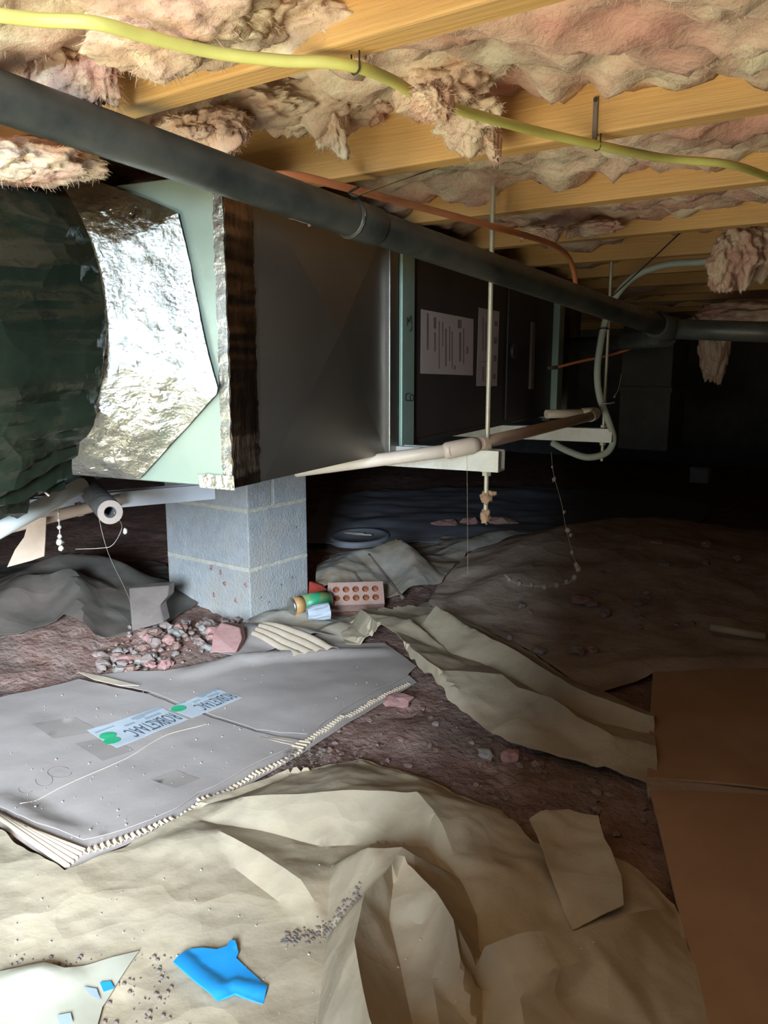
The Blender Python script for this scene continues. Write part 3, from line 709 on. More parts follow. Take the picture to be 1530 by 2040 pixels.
wp = tube('drain_stub_pipe', line(D(-160, 1138, 1.20), D(165, 967, 1.50), 3), .0150, M_PVCW, None, 18); tag(wp, 'white plastic pipe slanting under the black duct at the left edge', 'pipe')
tp = empty('tan_drain_pipe', D(100, 1030, 1.62), 'tan plastic pipe with a shiny clamp under the black duct', 'pipe')
tube('pipe', line(D(-120, 1085, 1.55), D(240, 995, 1.72), 3), .0125, M_PVCB, tp, 16)
tube('hose_clamp', line(D(152, 1016, 1.68), D(164, 1013, 1.685), 2), .0150, M_STEEL, tp, 18)
fi = empty('foam_pipe_insulation', D(225, 1020, 1.32), 'black foam pipe insulation with an open hollow end', 'pipe insulation')
fa = D(172, 966, 1.62); fbp = D(219, 1020, 1.36); fdv = (fbp - fa).normalized()
V = []; F = []; s = fdv.cross(ZZ).normalized(); u = s.cross(fdv)
prof = [(fa, .021), (fbp, .021), (fbp + fdv * .002, .019), (fbp + fdv * .001, .0085), (fbp - fdv * .05, .0075)]
for p, r in prof:
    for k in range(22): V.append(p + (s * cos(2 * pi * k / 22) + u * sin(2 * pi * k / 22)) * r)
for i in range(4):
    for k in range(22): F.append((i * 22 + k, i * 22 + (k + 1) % 22, (i + 1) * 22 + (k + 1) % 22, (i + 1) * 22 + k))
F.append(tuple(4 * 22 + k for k in range(22)))
fixn(mk('foam_tube', V, F, M_FOAM, fi, smooth=True))
V = []; F = []
for r in (.0205, .010):
    for k in range(22):
        rr = r * (1 + .06 * noise.noise(Vector((k, r * 100, 0)))); V.append(fbp + fdv * .0024 + (s * cos(2 * pi * k / 22) + u * sin(2 * pi * k / 22)) * rr)
F = [(k, (k + 1) % 22, 22 + (k + 1) % 22, 22 + k) for k in range(22)]
mk('dusty_end', V, F, M_BOARD, fi)
# torn strip
P = [D(x, y, 1.60) for x, y in [(58, 1035), (92, 1030), (90, 1075), (88, 1108), (62, 1117), (14, 1130), (30, 1095), (48, 1070)]]
tag(prism('torn_paper_strip', P, FW * .003, M_KRAFTD), 'torn tan paper strip hanging below the tan pipe', 'paper')

# ================================================================== CABLES NEAR THE SECOND ROD
cd = empty('flexible_conduit', D(1192, 740, 2.4), 'pale grey flexible conduit looping down along the second threaded rod', 'conduit')
cpx = [(1470, 505, 2.2), (1405, 521, 2.25), (1330, 527, 2.3), (1270, 547, 2.34), (1228, 588, 2.37), (1206, 640, 2.4), (1194, 700, 2.40), (1190, 750, 2.40), (1196, 795, 2.40), (1212, 838, 2.42), (1222, 875, 2.46), (1208, 902, 2.47), (1170, 911, 2.48), (1130, 898, 2.5), (1100, 882, 2.53)]
tube('conduit', cat_rom([D(*p) for p in cpx], 8), .0102, M_COND, cd, 12)
c = D(1201, 656, 2.4); tube('tie', [c - RT * .016, c - RT * .006 - FW * .014, c + RT * .008 - FW * .014, c + RT * .016], .002, M_DARK, cd, 6)
c = D(1205, 805, 2.4); tube('tie', [c - RT * .014 - FW * .012, c + RT * .008 - FW * .012, c + RT * .026 + ZZ * .004 - FW * .008], .0018, M_CUP, cd, 6)
ct = empty('thin_copper_tube', D(1180, 712, 2.35), 'thin bare copper tube crossing behind the second threaded rod', 'tube')
tube('copper', cat_rom([D(1108, 732, 2.46), D(1160, 719, 2.47), D(1220, 706, 2.49), D(1275, 686, 2.5), D(1330, 650, 2.5)], 6), .0042, M_COP, ct, 8)
tube('fitting', line(D(1090, 733, 2.45), D(1110, 732, 2.46), 2), .0058, M_TRUNK, ct, 8)
tag(tube('hanging_wire', cat_rom([D(1220, 590, 2.3), D(1290, 525, 2.15), D(1362, 457, 2.0)], 6), .0018, M_DARK, None, 6), 'thin dark wire slanting up to a joist above the conduit', 'wire')

# ================================================================== BLOCK PIER
pc = G(500, 1240); pr = empty('block_pier', Vector((pc.x - .22, pc.y + .15, 0)), 'grey concrete block pier standing under the plenum', 'pier')
PWX, PWY = .435, .305
lv = [-.04, .187, .396, .605]
def block(x0, x1, y0, y1, z0, z1): box('concrete_block', pc.x - x1, pc.x - x0, pc.y + y0, pc.y + y1, z0, z1, M_BLOCK, pr, .004)
for i in range(3):
    z0, z1 = lv[i] + .006, lv[i + 1] - .006
    if i < 2: block(0, PWX, 0, PWY, z0, z1)
    else: block(0, PWX, 0, .118, z0, z1); block(0, PWX, .130, PWY, z0, z1)
for i in (1, 2, 3):
    V = []; F = []
    # irregular mortar bed squeezed out a little
    ring = resample([(-PWX - .0, 0), (0, 0), (0, PWY), (-PWX, PWY)], .012)
    cx, cy = -PWX / 2, PWY / 2
    for zz in (-.0095, -.004, .004, .0095):
        for (x, y) in ring:
            d = Vector((x - cx, y - cy)); nrm = d.normalized(); amt = .003 * noise.noise(Vector((x * 40, y * 40, i + zz * 90))) - .002
            V.append((pc.x + x + nrm.x * amt, pc.y + y + nrm.y * amt, lv[i] + zz + .003 * noise.noise(Vector((x * 25, y * 25, i + 5)))))
    n = len(ring)
    for r in range(3):
        for k in range(n): F.append((r * n + k, r * n + (k + 1) % n, (r + 1) * n + (k + 1) % n, (r + 1) * n + k))
    F += [tuple(range(n))[::-1], tuple(range(3 * n, 4 * n))]
    mk('mortar_bed', V, F, M_MORT, pr, smooth=False)
box('mortar_joint', pc.x - PWX + .01, pc.x - .003, pc.y + .12, pc.y + .128, .40, .60, M_MORT, pr)
# pink mortar splashes on the lower block
rnd = random.Random(3)
for (x, y) in [(422, 1131), (490, 1165), (427, 1185), (440, 1140), (448, 1162), (470, 1195)]:
    p = PL(x, y, pc, Vector((0, 1, 0))); blob('brick_smear', p, .007, .0015, .009, .6, 2, M_PINKB, pr, 2, x)
for (x, y) in [(520, 1190), (560, 1165), (535, 1200), (582, 1150), (590, 1050)]:
    p = PL(x, y, pc, Vector((1, 0, 0))); blob('dark_chip', p, .002, .006, .004, .5, 2, M_STONE, pr, 2, x)

# ================================================================== SHEETS ON THE GROUND
def crumple(x, y, a, f, s=0):                # folded-paper facets: sharp creases between random cells
    wx = x + .25 / f * noise.noise(Vector((x * f * .7, y * f * .7, s + 3))); wy = y + .25 / f * noise.noise(Vector((x * f * .7, y * f * .7, s + 8)))
    d = noise.voronoi(Vector((wx * f * 1.25, wy * f * .8, s)))[0]; e = noise.voronoi(Vector((wx * f * 2.3, wy * f * 3.1, s + 5)))[0]
    k = .55 + .75 * noise.noise(Vector((x * 2.1, y * 2.1, s + 1.5)))
    return a * max(.15, k) * (1.5 * d[0] + .5 * e[0])
# grey vapour barrier far back
tag(sheet('vapor_barrier', [(600, 1090), (640, 1000), (760, 978), (1000, 975), (1300, 985), (1420, 1010), (1380, 1085), (1100, 1100), (900, 1095), (760, 1092)], .05,
          lambda x, y: gh(x, y) + .02 + crumple(x, y, .02, 2.5, 3), M_VAPOR, solid=.002), 'grey plastic ground sheet far back in the dark under the unit', 'plastic sheet')
# left dark sheet
R5 = [Ridge([(0, 1225), (60, 1200), (150, 1195), (175, 1215)], .09, .16, 1.2), Ridge([(60, 1170), (160, 1150), (280, 1160)], .08, .14, 1.2), Ridge([(150, 1215), (165, 1250), (170, 1280)], .05, .08, 1.3)]
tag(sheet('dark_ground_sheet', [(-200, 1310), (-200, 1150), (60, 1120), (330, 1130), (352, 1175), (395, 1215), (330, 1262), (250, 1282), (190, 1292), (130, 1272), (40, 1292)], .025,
          lambda x, y: gh(x, y) + .008 + sum(r.z(x, y) for r in R5) + crumple(x, y, .02, 5, 1), M_SHEETD), 'dark paper sheet lying in humps left of the pier', 'paper sheet')
# grey paper lump behind the brick
ZGREY = lambda x, y: gh(x, y) + .01 + sum(r.z(x, y) for r in R4) + crumple(x, y, .025, 6, 4)
R4 = [Ridge([(640, 1140), (700, 1108), (780, 1105), (850, 1120)], .12, .26, 1.1), Ridge([(780, 1120), (830, 1150), (810, 1180)], .06, .1, 1.2), Ridge([(870, 1110), (960, 1095), (1030, 1090)], .05, .14, 1.2)]
tag(sheet('grey_crumpled_paper', [(628, 1198), (632, 1150), (660, 1105), (760, 1085), (900, 1085), (1040, 1082), (1050, 1110), (930, 1130), (880, 1180), (800, 1200), (740, 1195), (690, 1190)], .016,
          lambda x, y: gh(x, y) + .01 + sum(r.z(x, y) for r in R4) + crumple(x, y, .025, 6, 4), M_GREYP), 'grey crumpled paper heap behind the cored brick', 'paper sheet')
# broad brown sheet on the right
R3 = [Ridge([(1000, 1130), (1150, 1095), (1320, 1080), (1500, 1075)], .06, .3, 1.2), Ridge([(1180, 1330), (1350, 1318), (1560, 1312)], .025, .07, 1.2), Ridge([(900, 1200), (1000, 1180), (1120, 1165)], .03, .15, 1.2)]
tag(sheet('brown_ground_sheet', [(850, 1215), (880, 1160), (960, 1115), (1120, 1085), (1400, 1075), (1800, 1080), (1900, 1340), (1560, 1345), (1300, 1350), (1185, 1385), (1060, 1300), (960, 1255)], .03,
          lambda x, y: gh(x, y) + .009 + sum(r.z(x, y) for r in R3) + crumple(x, y, .014, 4, 6), M_KRAFTD), 'broad dirty brown paper sheet on the dark right side of the ground', 'paper sheet')
# upper kraft sheet
T2 = Folds([
    [(676, 1272, .004), (745, 1295, .004), (790, 1325, .004), (835, 1370, .004), (890, 1415, .004), (980, 1475, .004), (1080, 1515, .004), (1200, 1550, .004), (1320, 1590, .004)],
    [(716, 1217, .055), (728, 1225, .075), (770, 1262, .08), (830, 1308, .065), (872, 1335, .075), (1000, 1345, .062), (1030, 1372, .055), (1100, 1395, .07), (1150, 1435, .055), (1220, 1475, .045), (1310, 1500, .025)],
    [(705, 1240, .02), (712, 1262, .012), (735, 1275, .03)], [(880, 1345, .055), (930, 1400, .03), (990, 1430, .02)], [(1060, 1400, .045), (1090, 1450, .03), (1180, 1510, .012)],
    [(790, 1240, .03), (850, 1272, .035), (900, 1310, .02), (960, 1328, .012), (1060, 1375, .010), (1130, 1415, .008), (1200, 1450, .006), (1310, 1475, .004)],
    [(868, 1214, .10), (815, 1240, .09), (775, 1262, .08)], [(865, 1225, .07), (852, 1246, .055), (960, 1270, .065), (1040, 1308, .06), (1140, 1370, .06), (1215, 1402, .05), (1310, 1442, .03)],
    [(800, 1222, .02), (850, 1203, .02)], [(890, 1240, .006), (1000, 1278, .004), (1100, 1338, .004), (1220, 1390, .004), (1310, 1430, .004)]])
tag(sheet('kraft_paper_sheet', [(1310, 1580), (1200, 1545), (1080, 1510), (980, 1470), (890, 1410), (835, 1362), (790, 1318), (745, 1290), (690, 1288), (676, 1268), (700, 1235), (740, 1218), (800, 1228), (850, 1205), (868, 1215), (850, 1240), (960, 1262), (1050, 1305), (1140, 1362), (1215, 1398), (1300, 1440)], .012,
          lambda x, y: gh(x, y) * .6 + .010 + T2.z(x, y) + crumple(x, y, .008, 9, 2), M_KRAFT, rough_edge=.008, folds=T2), 'tan kraft paper sheet folded into long ridges right of the cardboard', 'paper sheet')
# greenish paper under the torn cardboard by the pier
R7 = [Ridge([(505, 1238), (560, 1220), (650, 1232)], .035, .08, 1.1), Ridge([(600, 1265), (670, 1245), (700, 1240)], .035, .05, 1.1)]
tag(sheet('small_paper_scrap', [(490, 1250), (520, 1215), (580, 1212), (660, 1232), (730, 1225), (722, 1270), (680, 1290), (600, 1285)], .012,
          lambda x, y: gh(x, y) + .010 + sum(r.z(x, y) for r in R7) + crumple(x, y, .012, 9, 2), M_GREYP, rough_edge=.006), 'crumpled greyish paper between the pier and the torn cardboard', 'paper sheet')
# front kraft sheet
T1 = Folds([
    [(-200, 1640, .004), (0, 1668, .004), (134, 1748, .004), (250, 1698, .004), (400, 1616, .006), (600, 1548, .012), (720, 1522, .022), (840, 1565, .018), (1000, 1635, .010), (1062, 1700, .010), (1130, 1730, .010), (1250, 1745, .004), (1345, 1815, .004), (1390, 1950, .004), (1450, 2160, .004), (700, 2260, .01), (-200, 2260, .004)],
    [(408, 1607, .012), (480, 1592, .036), (640, 1585, .058), (830, 1590, .066), (862, 1622, .062), (885, 1665, .05), (905, 1720, .03)],
    [(400, 1640, .006), (520, 1662, .006), (640, 1692, .010), (745, 1692, .012)], [(850, 1700, .012), (890, 1760, .006)],
    [(430, 1660, .022), (520, 1705, .034), (600, 1765, .032), (625, 1805, .02)], [(470, 1740, .004), (560, 1810, .006), (600, 1850, .006)],
    [(735, 1700, .10), (800, 1698, .115)], [(800, 1698, .115), (770, 1750, .11), (725, 1800, .12), (706, 1890, .115), (722, 1980, .12), (745, 2090, .12)],
    [(660, 1735, .02), (655, 1800, .014), (650, 1880, .008), (640, 1980, .012), (630, 2090, .012)],
    [(783, 1775, .075), (775, 1850, .055), (800, 1950, .035), (830, 2090, .03)],
    [(812, 1735, .10), (868, 1790, .105), (903, 1850, .10), (917, 1925, .07)], [(840, 1860, .06), (860, 1960, .05), (880, 2080, .05)],
    [(915, 1770, .012), (950, 1840, .006), (955, 1905, .006)],
    [(915, 1950, .035), (965, 1905, .07), (1050, 1878, .08), (1150, 1866, .07), (1245, 1842, .05), (1330, 1818, .012)],
    [(930, 1985, .012), (1050, 1935, .010), (1150, 1918, .010), (1240, 1885, .012)], [(985, 1868, .006), (1080, 1842, .004), (1150, 1835, .004)],
    [(1015, 1955, .055), (1100, 1948, .06), (1200, 1912, .055), (1280, 1870, .03)], [(1015, 1955, .055), (1035, 2010, .05), (1050, 2090, .05)],
    [(1130, 2000, .03), (1160, 2090, .02)], [(1290, 1980, .02), (1320, 2080, .012)],
    [(960, 1690, .026), (1010, 1750, .03), (1050, 1800, .012)], [(960, 1990, .02), (960, 2090, .02)],
    [(0, 1812, .004), (120, 1845, .010), (260, 1890, .006), (330, 1930, .004)], [(200, 1740, .004), (330, 1780, .010), (440, 1830, .005)], [(250, 1960, .004), (450, 1930, .004), (580, 1960, .006)], [(60, 2050, .004), (400, 2080, .004)]])
FLAT = G(230, 1830)
F1 = lambda x, y: gh(x, y) * .6 + .012 + T1.z(x, y) + crumple(x, y, .003 + .008 * min(1, max(0, (math.hypot(x - FLAT.x, y - FLAT.y) - .28) / .3)), 8, 5)
kf = sheet('kraft_paper_sheet', [(-160, 1640), (0, 1668), (60, 1705), (134, 1748), (250, 1698), (400, 1618), (430, 1600), (600, 1548), (720, 1522), (840, 1565), (1000, 1635), (1062, 1700), (1130, 1730), (1200, 1720), (1250, 1745), (1345, 1815), (1390, 1950), (1440, 2140), (700, 2240), (-160, 2240)], .0095, F1, M_KRAFT, rough_edge=.005, folds=T1)
tag(kf, 'big wrinkled kraft paper sheet across the foreground, under the blue scrap', 'paper sheet')
# folded flap standing on it
FLY0 = G(1140, 1868).y; FLYD = G(1120, 1690).y - FLY0
R8 = [Ridge([(1060, 1690), (1100, 1790), (1145, 1862)], .03, .05, 1.0)]
fl_ = sheet('folded_flap', [(1052, 1692), (1075, 1683), (1130, 1680), (1188, 1692), (1200, 1735), (1235, 1800), (1240, 1850), (1140, 1875), (1100, 1800)], .01,
            lambda x, y: F1(x, y) + .004 + .045 * max(0, min(1, (y - FLY0) / FLYD)) , M_KRAFT, kf)

# ================================================================== CARDBOARD
def cz(x, y): return gh(x, y) * .35 + .006 + .008 * noise.noise(Vector((x * 2.2, y * 2.2, 5)))
RB = [Ridge([(380, 1338), (480, 1312), (640, 1298), (760, 1292)], .022, .05, 1.2), Ridge([(0, 1590), (60, 1640), (150, 1672)], .02, .05, 1.0)]
cb = empty('flattened_cardboard_box', G(330, 1480), 'large flattened cardboard box with two white labels in front of the pier', 'cardboard')
torn = [(812, 1352), (745, 1387), (690, 1420), (612, 1472)]
torn2 = [(598, 1484), (560, 1505), (500, 1532), (420, 1578), (395, 1588), (352, 1622), (300, 1645), (250, 1664), (168, 1690)]
zA = lambda x, y: cz(x, y) + .0085 + RB[1].z(x, y)
zB = lambda x, y: cz(x, y) + .0095 + RB[0].z(x, y)
polyA = [(-160, 1428), (0, 1397), (100, 1376), (158, 1361), (215, 1374), (298, 1390), (422, 1434), (510, 1466)] + torn2 + [(62, 1658), (0, 1622), (-160, 1530)]
polyB = [(176, 1358), (262, 1348), (330, 1347), (480, 1322), (560, 1300), (650, 1284), (765, 1285), (800, 1310), (830, 1335)] + torn + [(560, 1468), (513, 1462), (424, 1429), (302, 1386), (216, 1370)]
pa_ = sheet('panel', polyA, .02, zA, M_CARD, cb, .0012, .003)
pb_ = sheet('panel', polyB, .02, zB, M_CARD, cb, .0012, .003)
low = [(830, 1362), (770, 1400), (690, 1448), (600, 1506), (500, 1562), (400, 1616), (250, 1690), (134, 1738), (60, 1690), (0, 1648), (-160, 1560), (-160, 1450), (200, 1400), (600, 1330), (780, 1320)]
sheet('bottom_liner', low, .03, lambda x, y: cz(x, y) + .002, M_CARD, cb, .0012)
# fluted core showing along the torn edge
def core(edge, name='fluted_edge', inw=.012, zf=zA):
    E = [G(*p, .02) for p in edge]; pts = resample([(p.x, p.y) for p in E], .0022, False); V = []; F = []; acc = 0
    for i, (x, y) in enumerate(pts):
        a = pts[max(i - 1, 0)]; b = pts[min(i + 1, len(pts) - 1)]; d = Vector((b[0] - a[0], b[1] - a[1])).normalized(); nrm = Vector((-d.y, d.x))
        if nrm.dot(Vector((-1.2 - x, 1.2 - y))) < 0: nrm = -nrm
        ph = i * .0022 / .0115 * 2 * pi
        zz = cz(x, y) + .0046 + .0030 * sin(ph) + .001 * noise.noise(Vector((x * 30, y * 30, 0)))
        j = .006 * noise.noise(Vector((x * 45, y * 45, 3))) - .001
        V += [(x - nrm.x * (.003 + j), y - nrm.y * (.003 + j), zz), (x + nrm.x * inw, y + nrm.y * inw, zz)]
    for i in range(len(pts) - 1): F.append((2 * i, 2 * i + 1, 2 * i + 3, 2 * i + 2))
    return fixn(mk(name, V, F, M_FLUTE, cb, solid=.0012))
core(torn); core(torn2)
# bared flutes where the top liner is ripped off at the near left corner
def flutes(quad, n, m, parent, name='bare_flute', z=.014, r=.0042):
    a, b, c, d = [G(x, y, z) for x, y in quad]
    for i in range(n):
        t = (i + .5) / n; p = lerp(a, b, t); q = lerp(d, c, t)
        p.z = cz(p.x, p.y) + .006; q.z = cz(q.x, q.y) + .006
        tube(name, line(p, q, 3), r, m, parent, 8)
flutes([(-60, 1580), (60, 1655), (168, 1686), (130, 1722)][0:1] + [(62, 1650), (170, 1688), (130, 1726)], 5, M_FLUTE, cb, r=.0055)
flutes([(510, 1464), (560, 1466), (622, 1474), (602, 1490)], 3, M_FLUTE, cb, z=.014, r=.003)
# creases and scuffs pressed in the panel
def crease(pts, zf, m, w=.002, name='crease'):
    P = []
    for x, y in pts:
        p = G(x, y, .02); P.append(p)
    P = cat_rom(P, 6)
    for p in P: p.z = zf(p.x, p.y) + .0005
    tube(name, P, w, m, cb, 6)
crease([(40, 1600), (120, 1560), (250, 1500), (330, 1455), (415, 1432)], zA, M_FLUTE, .0008)
def loop(cx, cy, rx, ry, a0, a1):
    return [(cx + rx * cos(radians(a)), cy + ry * sin(radians(a))) for a in range(a0, a1, 20)]
for L in (loop(118, 1530, 24, 11, 0, 340), loop(87, 1545, 17, 12, -30, 200), loop(50, 1562, 14, 8, 20, 220)): crease(L, zA, M_INK, .0004, 'pen_scrawl')
for q in ([(62, 1452), (150, 1437), (200, 1462), (108, 1480)], [(150, 1488), (215, 1472), (268, 1500), (205, 1522)], [(300, 1560), (352, 1540), (398, 1558), (350, 1580)]):
    sheet('tape_stain', q, .03, lambda x, y: zA(x, y) + .0006, M_CARD2, cb, 0.0)
# torn lip at the slit
RL = [G(x, y, .03) for x, y in [(155, 1352), (190, 1362), (245, 1374), (270, 1380), (240, 1378), (185, 1368)]]
tag_l = sheet('torn_lip', [(155, 1353), (190, 1360), (240, 1371), (278, 1380), (240, 1380), (188, 1369)], .01, lambda x, y: zA(x, y) + .01, M_FLUTE, cb)
# white labels with dark capitals, lying upside down to the camera
def label(q, zf, text, dots, tsize):
    Lq, Bq, Rq, Tq = [G(x, y, .022) for x, y in q]
    P = resample([(p.x, p.y) for p in (Lq, Bq, Rq, Tq)], .02)
    s = sheet('printed_label', [(p.x, p.y) for p in (Lq, Bq, Rq, Tq)], .02, lambda x, y: zf(x, y) + .0012, M_LABEL, cb, .0004, world=True)
    ex = (Bq - Rq); lx = ex.length; ex = ex.normalized(); ey = (Rq - Tq); ly = ey.length; ey = ey.normalized()
    def on(u, v):
        p = Rq + ex * (u * lx) - ey * ((1 - v) * ly); p.z = zf(p.x, p.y) + .002; return p      # u along the writing, v up the letters
    cu = bpy.data.curves.new('label_text', 'FONT'); cu.body = text; cu.size = 1.0; cu.resolution_u = 2
    t = bpy.data.objects.new('label_text', cu); COL.objects.link(t)
    dg = bpy.context.evaluated_depsgraph_get(); me = t.evaluated_get(dg).to_mesh()
    vs = [v.co.copy() for v in me.vertices]; fs = [tuple(p.vertices) for p in me.polygons]
    t.evaluated_get(dg).to_mesh_clear(); bpy.data.objects.remove(t)
    w = max(v.x for v in vs); h = max(v.y for v in vs)
    V = [on(.03 + .68 * v.x / w, .42 + .5 * v.y / h) for v in vs]
    mk('label_text', V, fs, M_LINK, s)
    for (u0, u1, v0, v1) in [(.02, .45, .02, .14), (.30, .42, .02, .20), (.12, .34, .24, .34), (.70, .95, .06, .12), (.48, .62, .22, .30)]:
        mk('print_block', [on(u0, v0), on(u1, v0), on(u1, v1), on(u0, v1)], [(0, 1, 2, 3)], M_LGREY, s)
    for (x, y) in dots:
        c = G(x, y, .022); V = []
        for i in range(18):
            a = 2 * pi * i / 18; px = c.x + .020 * cos(a); py = c.y + .020 * sin(a); V.append((px, py, zf(px, py) + .0026))
        mk('green_dot', V, [tuple(range(18))], M_GDOT, s)
label([(173, 1445), (232, 1478), (374, 1421), (318, 1397)], zA, 'ROBKETAAC', [(214, 1454), (222, 1464)], .03)
label([(336, 1401), (382, 1419), (482, 1383), (432, 1364)], zB, 'ROBKETAAC', [(355, 1402)], .03)

# torn raised piece by the pier
tcp = [(425, 1314), (470, 1280), (500, 1246), (520, 1238), (600, 1258), (672, 1280), (640, 1290), (560, 1302), (480, 1322)]
ta, tb = G(500, 1246), G(672, 1280)
RT_ = [Ridge([(505, 1250), (600, 1262), (668, 1283)], .045, .12, 1.1)]
tz = lambda x, y: cz(x, y) + .016 + RT_[0].z(x, y)
tcd = empty('torn_cardboard_flap', G(550, 1285), 'torn cardboard flap with bare ridges lifted up against the pier', 'cardboard')
sheet('liner', tcp, .016, tz, M_CARD, tcd, .0012, .003)
V = []; F = []; NT, NK = 49, 12
for i in range(NT):
    t = i / (NT - 1); a = lerp((500, 1257, 0), (527, 1239, 0), t); b = lerp((585, 1289, 0), (674, 1281, 0), t)
    for k in range(NK):
        q = lerp(a, b, k / (NK - 1)); p = G(q.x, q.y, .05); V.append((p.x, p.y, tz(p.x, p.y) + .003 + .0065 * abs(sin(t * pi * 4))))
for i in range(NT - 1):
    for k in range(NK - 1): F.append((i * NK + k, i * NK + k + 1, (i + 1) * NK + k + 1, (i + 1) * NK + k))
fixn(mk('ridged_core', V, F, M_FLUTE, tcd, smooth=True, solid=.001))

# brown cardboard on the right
b1 = [(1300, 1352), (1420, 1346), (1700, 1352), (1700, 1620), (1530, 1592), (1420, 1578), (1288, 1568), (1294, 1440)]
o = sheet('cardboard_sheet', b1, .03, lambda x, y: cz(x, y) + .022 + .01 * noise.noise(Vector((x * 3, y * 3, 1))), M_CARDB, solid=.005); tag(o, 'brown cardboard sheet at the right edge, the farther of two', 'cardboard')
b2 = [(1293, 1602), (1420, 1600), (1700, 1612), (1750, 2200), (1440, 2200), (1390, 1960), (1340, 1790)]
o = sheet('cardboard_sheet', b2, .03, lambda x, y: cz(x, y) + .020 + .01 * noise.noise(Vector((x * 3, y * 3, 8))), M_CARDB, solid=.005); tag(o, 'long brown cardboard sheet in the lower right corner', 'cardboard')
tag(sheet('cardboard_strip', [(1285, 1560), (1420, 1572), (1560, 1590), (1700, 1600), (1700, 1625), (1440, 1600), (1290, 1603)], .03, lambda x, y: cz(x, y) + .012, M_KRAFTD, solid=.003), 'narrow dirty strip between the two brown cardboard sheets', 'cardboard')

# pale paper bits in the near left corner
R9 = [Ridge([(0, 1965), (80, 1945), (120, 1950)], .02, .04, 1.0)]
sp = sheet('pale_paper_scrap', [(-100, 2010), (0, 1958), (90, 1945), (130, 1950), (278, 1910), (240, 1965), (205, 2020), (180, 2120), (-100, 2150)], .012, lambda x, y: F1(x, y) + .004 + R9[0].z(x, y), M_PAPER2, solid=.001)
tag(sp, 'pale paper scrap with blue print in the near left corner', 'paper')
for quad in ([(198, 1950), (220, 1948), (228, 1962), (206, 1968)], [(165, 1958), (192, 1962), (200, 1985), (180, 1975)], [(112, 2015), (140, 2010), (145, 2030), (118, 2035)]):
    mk('blue_print', [Vector((p.x, p.y, F1(p.x, p.y) + .0065)) for p in [G(x, y, .02) for x, y in quad]], [(3, 2, 1, 0)], M_BLUE if quad[0][0] == 198 else M_LGREY, sp)

# ================================================================== SMALL THINGS
# blue plastic scrap, folded
bz = lambda x, y: F1(x, y)
bp = [(345, 1913), (360, 1898), (378, 1884), (402, 1882), (432, 1886), (452, 1880), (458, 1868), (468, 1872), (475, 1893), (470, 1903), (500, 1930), (533, 1962), (524, 1993), (468, 1974), (432, 1989), (390, 1955)]
pts = [G(x, y, .022) for x, y in bp]
zb = sorted(F1(p.x, p.y) for p in pts)[-4]
RBl = [Ridge([(350, 1918), (390, 1957), (430, 1986)], .007, .02, .5, False), Ridge([(470, 1976), (520, 1990)], .006, .015, .5, False), Ridge([(380, 1886), (402, 1885), (432, 1888)], .010, .012, .7, False), Ridge([(462, 1868), (474, 1896)], .012, .010, .7, False)]
for r in RBl: pass
o = sheet('blue_plastic_scrap', [(p.x, p.y) for p in pts], .006, lambda x, y: zb + .004 + sum(r.z(x, y) for r in RBl) + .004 * noise.noise(Vector((x * 14, y * 14, 1))), M_BLUE, solid=.0035, world=True)
tag(o, 'bright blue folded plastic scrap on the foreground paper', 'plastic scrap')

# cored brick
def cored_brick():
    e0 = G(655, 1222); ex = (G(778, 1218) - e0).normalized(); L, Hh, T = .205, .092, .057
    tilt = radians(48); back = Vector((-ex.y, ex.x, 0))
    if back.dot(HF) < 0: back = -back
    ey = back * cos(tilt) + ZZ * sin(tilt); en = ex.cross(ey)
    if en.dot(FW) > 0: en = -en
    base = Vector((e0.x, e0.y, .03))
    b = empty('cored_brick', base, 'pinkish brick with two rows of core holes beside the can', 'brick')
    rect = [(0, 0), (L, 0), (L, Hh), (0, Hh)]; B = resample(rect, .02); holes = []; segs = 14
    for r_, yy in enumerate((.028, .063)):
        for i in range(5):
            cx = .03 + i * .036; holes.append([(cx + .0125 * cos(2 * pi * k / segs), yy + .0125 * sin(2 * pi * k / segs)) for k in range(segs)])
    vs = [Vector(p) for p in B]; edges = [list(range(len(B)))]
    ed = [(i, (i + 1) % len(B)) for i in range(len(B))]; k0 = len(B)
    for h in holes:
        vs += [Vector(p) for p in h]; ed += [(k0 + i, k0 + (i + 1) % segs) for i in range(segs)]; k0 += segs
    r = geometry.delaunay_2d_cdt(vs, ed, [], 0, 1e-6)
    W_ = lambda p, d: base + ex * p[0] + ey * p[1] - en * d
    V = []; F = []
    V += [W_(p, 0) for p in r[0]]
    for f in r[2]:
        c = sum((r[0][i] for i in f), Vector((0, 0))) / len(f)
        if not any(inside(c.x, c.y, h) for h in holes): F.append(tuple(f))
    n0 = len(V); V += [W_(p, 0) for p in B]; V += [W_(p, T) for p in B]; n = len(B)
    for i in range(n): F.append((n0 + i, n0 + (i + 1) % n, n0 + n + (i + 1) % n, n0 + n + i))
    F.append(tuple(n0 + n + i for i in range(n)))
    fixn(mk('body', V, F, M_BRICK, b))
    for h in holes:
        V = [W_(p, 0.0005) for p in h] + [W_(p, .03) for p in h]
        F = [(i, (i + 1) % segs, segs + (i + 1) % segs, segs + i) for i in range(segs)] + [tuple(range(segs, 2 * segs))]
        mk('core_hole', V, F, M_BRICKH, b)
cored_brick()
